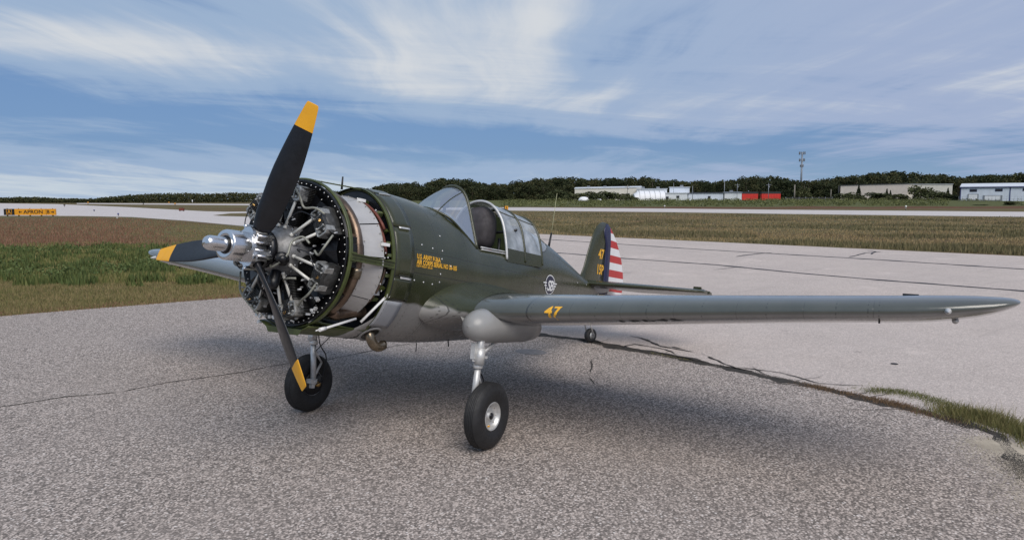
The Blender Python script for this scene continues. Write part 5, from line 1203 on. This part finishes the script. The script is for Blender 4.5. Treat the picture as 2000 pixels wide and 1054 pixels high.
# black baffle ring with its fasteners, added black drum as painted shade behind
part(MB().lathe([(-.475, .60), (-.46, .665), (-.445, .682), (-.44, .675), (-.455, .655), (-.47, .50), (-.50, .30)], (0, 0, 0), (1, 0, 0), 72), 'baffle_ring', black, eng)
part(MB().lathe([(-.50, .25), (-.50, .60), (-1.15, .47), (-1.16, .2)], (0, 0, 0), (1, 0, 0), 48), 'dark_backing_drum', black, eng)
rv = MB()
for k in range(64):
    a = 2*PI*(k+.5)/64; rv.lathe([(0, .0075), (.004, .006), (.005, .0005)], (-.4535+.0, .645*math.sin(a), .645*math.cos(a)), (1, 0, 0), 6)
    if k % 2: rv.lathe([(0, .0065), (.004, .005), (.005, .0005)], (-.464, .575*math.sin(a), .575*math.cos(a)), (1, 0, 0), 6)
part(rv, 'ring_fastener', rivetm, eng, kind='stuff')
def cyl(th, row):
    er = Vector((0, math.sin(th), math.cos(th))); et = Vector((0, math.cos(th), -math.sin(th))); ex = Vector((1, 0, 0)); a0 = .40 if row == 0 else .62; o0 = Vector((-a0, 0, 0)); Mx = Matrix((ex, et, er)).transposed()
    pf = []
    for i in range(14): r = .255+i*.0145; pf += [(r, .062), (r, .083), (r+.005, .083), (r+.005, .062)]
    c = part(MB().lathe(pf, o0, er, 22, sharp=True), 'cylinder', darkfin, eng)
    # finned head: a stack of rounded plates, wider towards the top
    hd = MB()
    for i in range(11):
        h = .452+i*.0150; wx = .088+.006*min(i, 6); wy = .098+.007*min(i, 6)
        n = 16; pts = [(wx*math.copysign(abs(math.cos(2*PI*k/n))**.7, math.cos(2*PI*k/n)), wy*math.copysign(abs(math.sin(2*PI*k/n))**.7, math.sin(2*PI*k/n))) for k in range(n)]
        lo = [o0+ex*x+et*y+er*h for x, y in pts]; hi = [o0+ex*x+et*y+er*(h+.006) for x, y in pts]
        hd.add(lo, [tuple(range(n))], 0, False); hd.add(hi, [tuple(range(n))], 0, False); hd.grid([lo, hi], closed=True, smooth=False)
    hd.lathe([(.44, .07), (.47, .088), (.60, .095), (.615, .07), (.62, .001)], o0, er, 20)
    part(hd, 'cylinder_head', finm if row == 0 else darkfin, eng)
    if row: return
    for sgn in (1, -1):
        # rocker box: cast housing with a recessed opening, cover and stud
        cc = o0+er*.545+et*sgn*.083+ex*.105
        rb = MB(); w, d, h = .078, .085, .105
        def P(x, y, z): return cc+ex*x+et*(y)+er*z
        ring0 = [(-.5, -.5), (-.32, -.62), (.32, -.62), (.5, -.5), (.5, .35), (.25, .62), (-.25, .62), (-.5, .35)]
        prev = None
        rws = [[P(-d, x*w*1.15, z*h*1.1) for x, z in ring0], [P(0, x*w*1.1, z*h*1.05) for x, z in ring0], [P(.012, x*w, z*h) for x, z in ring0], [P(.012, x*w*.72, z*h*.72) for x, z in ring0], [P(-.012, x*w*.66, z*h*.66) for x, z in ring0]]
        rb.grid(rws, closed=True, smooth=False); rb.add(rws[-1], [tuple(range(8))], 1, False)
        rb.box(P(-.0, 0, -.03), .03, w*.30, .02, M=Mx); rb.lathe([(-.03, .014), (.018, .014), (.02, .010), (.02, .001)], P(-.01, 0, .028), ex, 8)
        for zz_ in (-.4, .4): rb.lathe([(0, .009), (.014, .009), (.014, .001)], P(.012, w*.42*(-sgn), zz_*h), ex, 6)
        part(rb, 'rocker_box', [rockm, black], eng)
        p0 = Vector((-.265, 0, 0))+er*.215+et*sgn*.043; p1 = o0+ex*.095+er*.49+et*sgn*.072
        part(MB().tube([p0, p1], .0135, 10).lathe([(0, .018), (.02, .018), (.025, .013)], p0, (p1-p0), 10), 'pushrod_tube', whitetube, eng)
    part(MB().tube([o0+er*.54+ex*.10+et*0-et*.0, o0+er*.575+ex*.135], .011, 8).lathe([(0, .016), (.025, .016)], o0+er*.53+ex*.085, (er+ex*.6), 6), 'spark_plug', brass, eng)
    # ignition lead from the manifold ring to the plug
    q = [Vector((-.29, 0, 0))+er*.25-et*.10, Vector((-.20, 0, 0))+er*.30-et*.14, Vector((-.22, 0, 0))+er*.42-et*.16, o0+er*.50+ex*.17-et*.10, o0+er*.575+ex*.135]
    part(MB().tube(cat(q, 4), .0055, 6), 'ignition_lead', blacksat, eng)
    # dark inter-cylinder baffle
    e2 = Vector((0, math.sin(th+PI/7), math.cos(th+PI/7))); t2 = Vector((0, math.cos(th+PI/7), -math.sin(th+PI/7))); q0 = Vector((-.43, 0, 0))
    part(MB().grid([[q0+e2*.27-t2*.04-ex*.02, q0+e2*.27+ex*.03, q0+e2*.27+t2*.04-ex*.02], [q0+e2*.44-t2*.10-ex*.02, q0+e2*.44+ex*.03, q0+e2*.44+t2*.10-ex*.02], [q0+e2*.58-t2*.13-ex*.02, q0+e2*.58+ex*.01, q0+e2*.58+t2*.13-ex*.02]], smooth=False), 'cylinder_baffle', blacksat, eng)
OFF = R(9)
for k in range(7): cyl(OFF+k*2*PI/7, 0)
for k in range(7): cyl(OFF+(k+.5)*2*PI/7, 1)
# governor, magneto-like dark unit and odd plumbing
def pol(a, r, d): return Vector((-a, r*math.sin(R(d)), r*math.cos(R(d))))
part(MB().lathe([(0, .04), (.03, .062), (.13, .062), (.15, .05), (.155, .001)], pol(.20, .15, 118), Vector((.55, .8, -.05)), 24).lathe([(.15, .035), (.19, .035), (.19, .001)], pol(.20, .15, 118), Vector((.55, .8, -.05)), 16), 'governor', black, eng)
part(MB().lathe([(0, .05), (.10, .055), (.16, .04), (.17, .001)], pol(.24, .20, 165), Vector((.5, .3, -1)), 20), 'oil_sump', blacksat, eng)
part(MB().box(pol(.22, .27, 178), .06, .05, .09).box(pol(.24, .27, 205), .05, .06, .06), 'magneto', blacksat, eng)
for q in ([pol(.17, .11, 150), pol(.09, .22, 135), pol(.12, .30, 100), pol(.17, .30, 75), pol(.22, .38, 70), pol(.24, .44, 80)],
          [pol(.22, .62, 17), pol(.20, .57, 32), pol(.22, .52, 42), pol(.24, .60, 50), pol(.28, .64, 58)],
          [pol(.30, .66, 76), pol(.22, .63, 86), pol(.24, .55, 92), pol(.26, .48, 88)],
          [pol(.30, .57, 114), pol(.26, .58, 128), pol(.28, .55, 140), pol(.32, .55, 150)],
          [pol(.30, .62, 200), pol(.28, .60, 215), pol(.30, .62, 232), pol(.36, .62, 250)],
          [pol(.24, .30, 150), pol(.18, .36, 132), pol(.2, .42, 124)]):
    part(MB().tube(cat(q, 5), .010, 8), 'harness_conduit', harness, eng)
    for e in (q[0], q[-1]): pass
for q in ([pol(.18, .18, 200), pol(.14, .30, 190), pol(.30, .48, 185)], [pol(.2, .2, 240), pol(.18, .35, 250), pol(.30, .5, 262)], [pol(.24, .25, 20), pol(.2, .33, 350), pol(.30, .5, 338)]):
    part(MB().tube(cat(q, 4), .010, 8), 'oil_line', blacksat, eng)
# small bright fittings scattered over the engine
fit = MB(); random.seed(11)
for i in range(70):
    d = random.uniform(0, 360); r = random.choice((random.uniform(.30, .44), random.uniform(.50, .66))); q = pol(random.uniform(.30, .44), r, d)
    fit.lathe([(0, .010), (random.uniform(.015, .035), .009), (.036, .001)], q, Vector((1, random.uniform(-.5, .5), random.uniform(-.5, .5))), 6)
part(fit, 'fitting', alud, eng, kind='stuff')
clp = MB(); random.seed(5)
for i in range(26):
    d = random.uniform(120, 240); q = pol(random.uniform(.33, .42), random.uniform(.50, .66), d); clp.box(q, random.uniform(.01, .03), random.uniform(.01, .04), random.uniform(.01, .03), M=Matrix.Rotation(random.uniform(0, 3), 3, 'X'))
part(clp, 'clip', silverpaint, eng, kind='stuff')

# ---- cowl support frame behind the engine
def oval(a, off=0., n=72, d0=0, d1=360): return [B(a, (.585+off)*math.sin(R(d0+(d1-d0)*k/n)), -.02+(.745+off if math.cos(R(d0+(d1-d0)*k/n)) > 0 else .765+off)*math.cos(R(d0+(d1-d0)*k/n))) for k in range(n+(0 if d1-d0 == 360 else 1))]
def ring(a, r, n=72): return [B(a, r*math.sin(2*PI*k/n), r*math.cos(2*PI*k/n)) for k in range(n)]
cf = part(MB().tube(ring(.475, .69), .012, 8, closed=True).grid([ring(.47, .700), ring(.50, .700), ring(.50, .672), ring(.49, .672)], closed=True, smooth=False), 'cowl_frame', zinc)
part(MB().grid([oval(1.165, .004), oval(1.205, .010), oval(1.205, -.024), oval(1.195, -.024), oval(1.19, -.006), oval(1.165, -.008)], closed=True, smooth=False), 'rear_ring', zinc, cf)
part(MB().tube(oval(1.21, .008), .008, 6, closed=True), 'rubber_seal', rubber, cf)
def beam(p, q, w, t, nm, m=zinc, flange=True):
    p, q = Vector(p), Vector(q); d = (q-p).normalized(); rad = Vector((0, (p.y+q.y), (p.z+q.z))).normalized(); tn = d.cross(rad).normalized(); rad = tn.cross(d); L = (q-p).length; c = (p+q)/2; M = Matrix((d, tn, rad)).transposed()
    mb = MB().box(c, L, w, t, M=M)
    if flange:
        for s_ in (1, -1): mb.box(c+tn*s_*(w/2+.003)+rad*.008, L*.995, .007, t+.022, M=M)
        mb.box(c+rad*.003, L*.99, w*.14, t+.010, M=M)
    for e in (p+d*.045, q-d*.045): mb.box(e-rad*.004, .10, w*1.7, t*.9, M=M)
    for i in range(8): mb.lathe([(0, .004), (.003, .003)], c+d*(L*(i-3.5)/9)+rad*(t/2+.001)+tn*w*.3, rad, 6)
    return part(mb, nm, m, cf)
for d in (1, -1): beam((-.48, d*.685, -.005), (-1.19, d*.58, -.03), .055, .014, 'side_beam')
beam((-.48, .09, .685), (-1.19, .08, .715), .022, .012, 'top_beam', flange=False)
beam((-.48, .30, -.615), (-1.19, .27, -.70), .03, .012, 'lower_beam', flange=False); beam((-.48, -.30, -.615), (-1.19, -.27, -.70), .03, .012, 'lower_beam', flange=False)
# exhaust collector
col_ = part(MB().tube([B(.68, .595*math.sin(R(d)), .595*math.cos(R(d))) for d in range(-150, 151, 6)], .046, 14), 'exhaust_collector', hot)
part(MB().tube([B(.68, .60*math.sin(R(d)), .60*math.cos(R(d))) for d in (99, 102, 105, 108)], .054, 14), 'collector_clamp', bronze, col_)
part(MB().tube([pol(.68, .595, 148), pol(.80, .60, 155), pol(.98, .58, 152), pol(1.12, .60, 148)], .058, 14), 'collector_outlet', hot, col_); part(MB().tube([pol(.68, .595, -148), pol(.80, .60, -155), pol(.98, .58, -152), pol(1.12, .60, -148)], .058, 14), 'collector_outlet', hot, col_)
for k in range(14):
    d = k*360/14+14
    if abs(((d+180) % 360)-180) < 150: part(MB().tube([pol(.50, .47, d), pol(.56, .55, d+3), pol(.67, .59, d+8)], [.026, .030, .034], 10), 'exhaust_branch', hot, col_)
# pale shroud plates
shr = part(MB().lathe([(-.60, .49), (-.92, .57)], (0, 0, 0), (1, 0, 0), 60), 'cooling_shroud', alud)
edges = [-4, 22, 56, 88, 128, 168, 196, 226, 262, 296, 330, 356]
for i in range(len(edges)-1):
    d0, d1 = edges[i]+.5, edges[i+1]-.5; o_, q_ = [], []; n = 7
    kd = -.02 if i % 2 else .015
    for t in range(5):
        a = .62+(.385)*t/4; r = .515+(.105)*t/4+.004*(i % 2); o_.append([pol(a, r*(1-.015*abs(math.sin(PI*j/n))), d0+(d1-d0)*j/n) for j in range(n+1)])
    mb = MB().grid(o_, smooth=False); rimp = [pol(1.005, .62+.004*(i % 2), d0+(d1-d0)*j/n) for j in range(n+1)]; mb.grid([rimp, [pol(1.008, .585, d0+(d1-d0)*j/n) for j in range(n+1)]], smooth=False)
    part(mb, 'shroud_plate', shroud, shr)
sv = MB()
for i in range(46):
    d = i*360/46+3
    for a in (.985, .80 if i % 3 == 0 else .985): 
        r = .515+.105*(a-.62)/.385; er = pol(0, 1, d); sv.lathe([(0, .006), (.009, .005), (.010, .0005)], pol(a, r, d), er, 6)
part(sv, 'shroud_rivet', steel, shr, kind='stuff')
for d in (24, 76): part(MB().box(pol(1.02, .63, d), .09, .03, .03), 'shroud_bracket', whitep, shr)
# firewall and accessory bay
fw_ = part(MB().add(oval(1.195, -.03), [tuple(range(72))], 0, False), 'firewall', blacksat)  # black sheet puts the dark gap of the bay into its colour
for d0, d1, r, a, m in ((10, 60, .60, 1.09, orange), (50, 84, .555, 1.10, orange), (95, 140, .56, 1.10, hot), (-60, -10, .60, 1.09, orange)):
    part(MB().tube([pol(a, r, d0+(d1-d0)*k/8) for k in range(9)], .016, 8), 'bay_hose', m, fw_)
for d in (18, 40, 58, 72, 84, 104, 118, 132, -30, -60): part(MB().box(pol(1.15, .60 if abs(d) < 45 else .55, d), .07, .03, .05, M=Matrix.Rotation(-R(d), 3, 'X')), 'bay_bracket', zinc if d % 4 else zincd, fw_)
b2 = MB(); random.seed(3)
for i in range(36):
    d = random.uniform(5, 140); r = .575 if d > 45 else .62; b2.lathe([(0, .009), (.01, .008), (.011, .001)], pol(random.uniform(1.05, 1.15), r-random.uniform(0, .05), d), Vector((.5, math.sin(R(d)), math.cos(R(d)))), 7)
part(b2, 'bay_bolt', rivetm, fw_, kind='stuff')
part(MB().lathe([(0, .06), (.10, .075), (.2, .06)], pol(1.18, .48, 112), (1, 0, 0), 18).box(pol(1.1, .50, 122), .1, .1, .14), 'oil_tank', greylt, fw_)
# lower green cowl tray
tr = []; 
for a in (.42, .5, .6, .75, .9, 1.08, 1.19):
    t = (a-.2)/1.0; tr.append([B(a, (.70-.10*t)*math.sin(R(d)), (.73+.055*t)*math.cos(R(d))) for d in range(152, 212, 3)])
tray = part(MB().grid(tr), 'lower_cowl_tray', zinc); sm_ = tray.modifiers.new('s', 'SOLIDIFY'); sm_.thickness = .008
part(MB().box(B(.95, .13, -.735), .10, .09, .012, M=Matrix.Rotation(.15, 3, 'X')), 'data_plate', tagw, tray)
part(MB().tube([B(.52, .05, -.60), B(.52, -.05, -.745)], .008, 6).add([B(.42, y, z) for y, z in ((.24, -.69), (-.24, -.69), (-.2, -.745), (.2, -.745))], [(0, 1, 2, 3)], 0, False), 'tray_rib', zinc, tray)
for s in (1, -1):
    part(MB().tube([B(1.2, s*.53, -.33), B(.98, s*.42, -.60)], .013, 8).lathe([(0, .02), (.02, .02)], B(1.2, s*.53, -.33), (0, 1, 0), 10), 'cowl_strut', whitep, tray)
    part(MB().tube([B(.93, s*.40, -.57), B(.55, s*.40, -.66)], .012, 8).tube([B(.55, s*.40, -.66), B(.47, s*.41, -.675)], .018, 6).tube([B(.52, s*.385, -.67), B(.45, s*.385, -.685)], .006, 6), 'cowl_strut', whitep, tray)
part(MB().tube([B(1.1, -.10, .70), B(1.1, -.10, .83)], [.012, .008], 7), 'oil_dipstick', rubber, cf)
print('script done', len(bpy.data.objects))
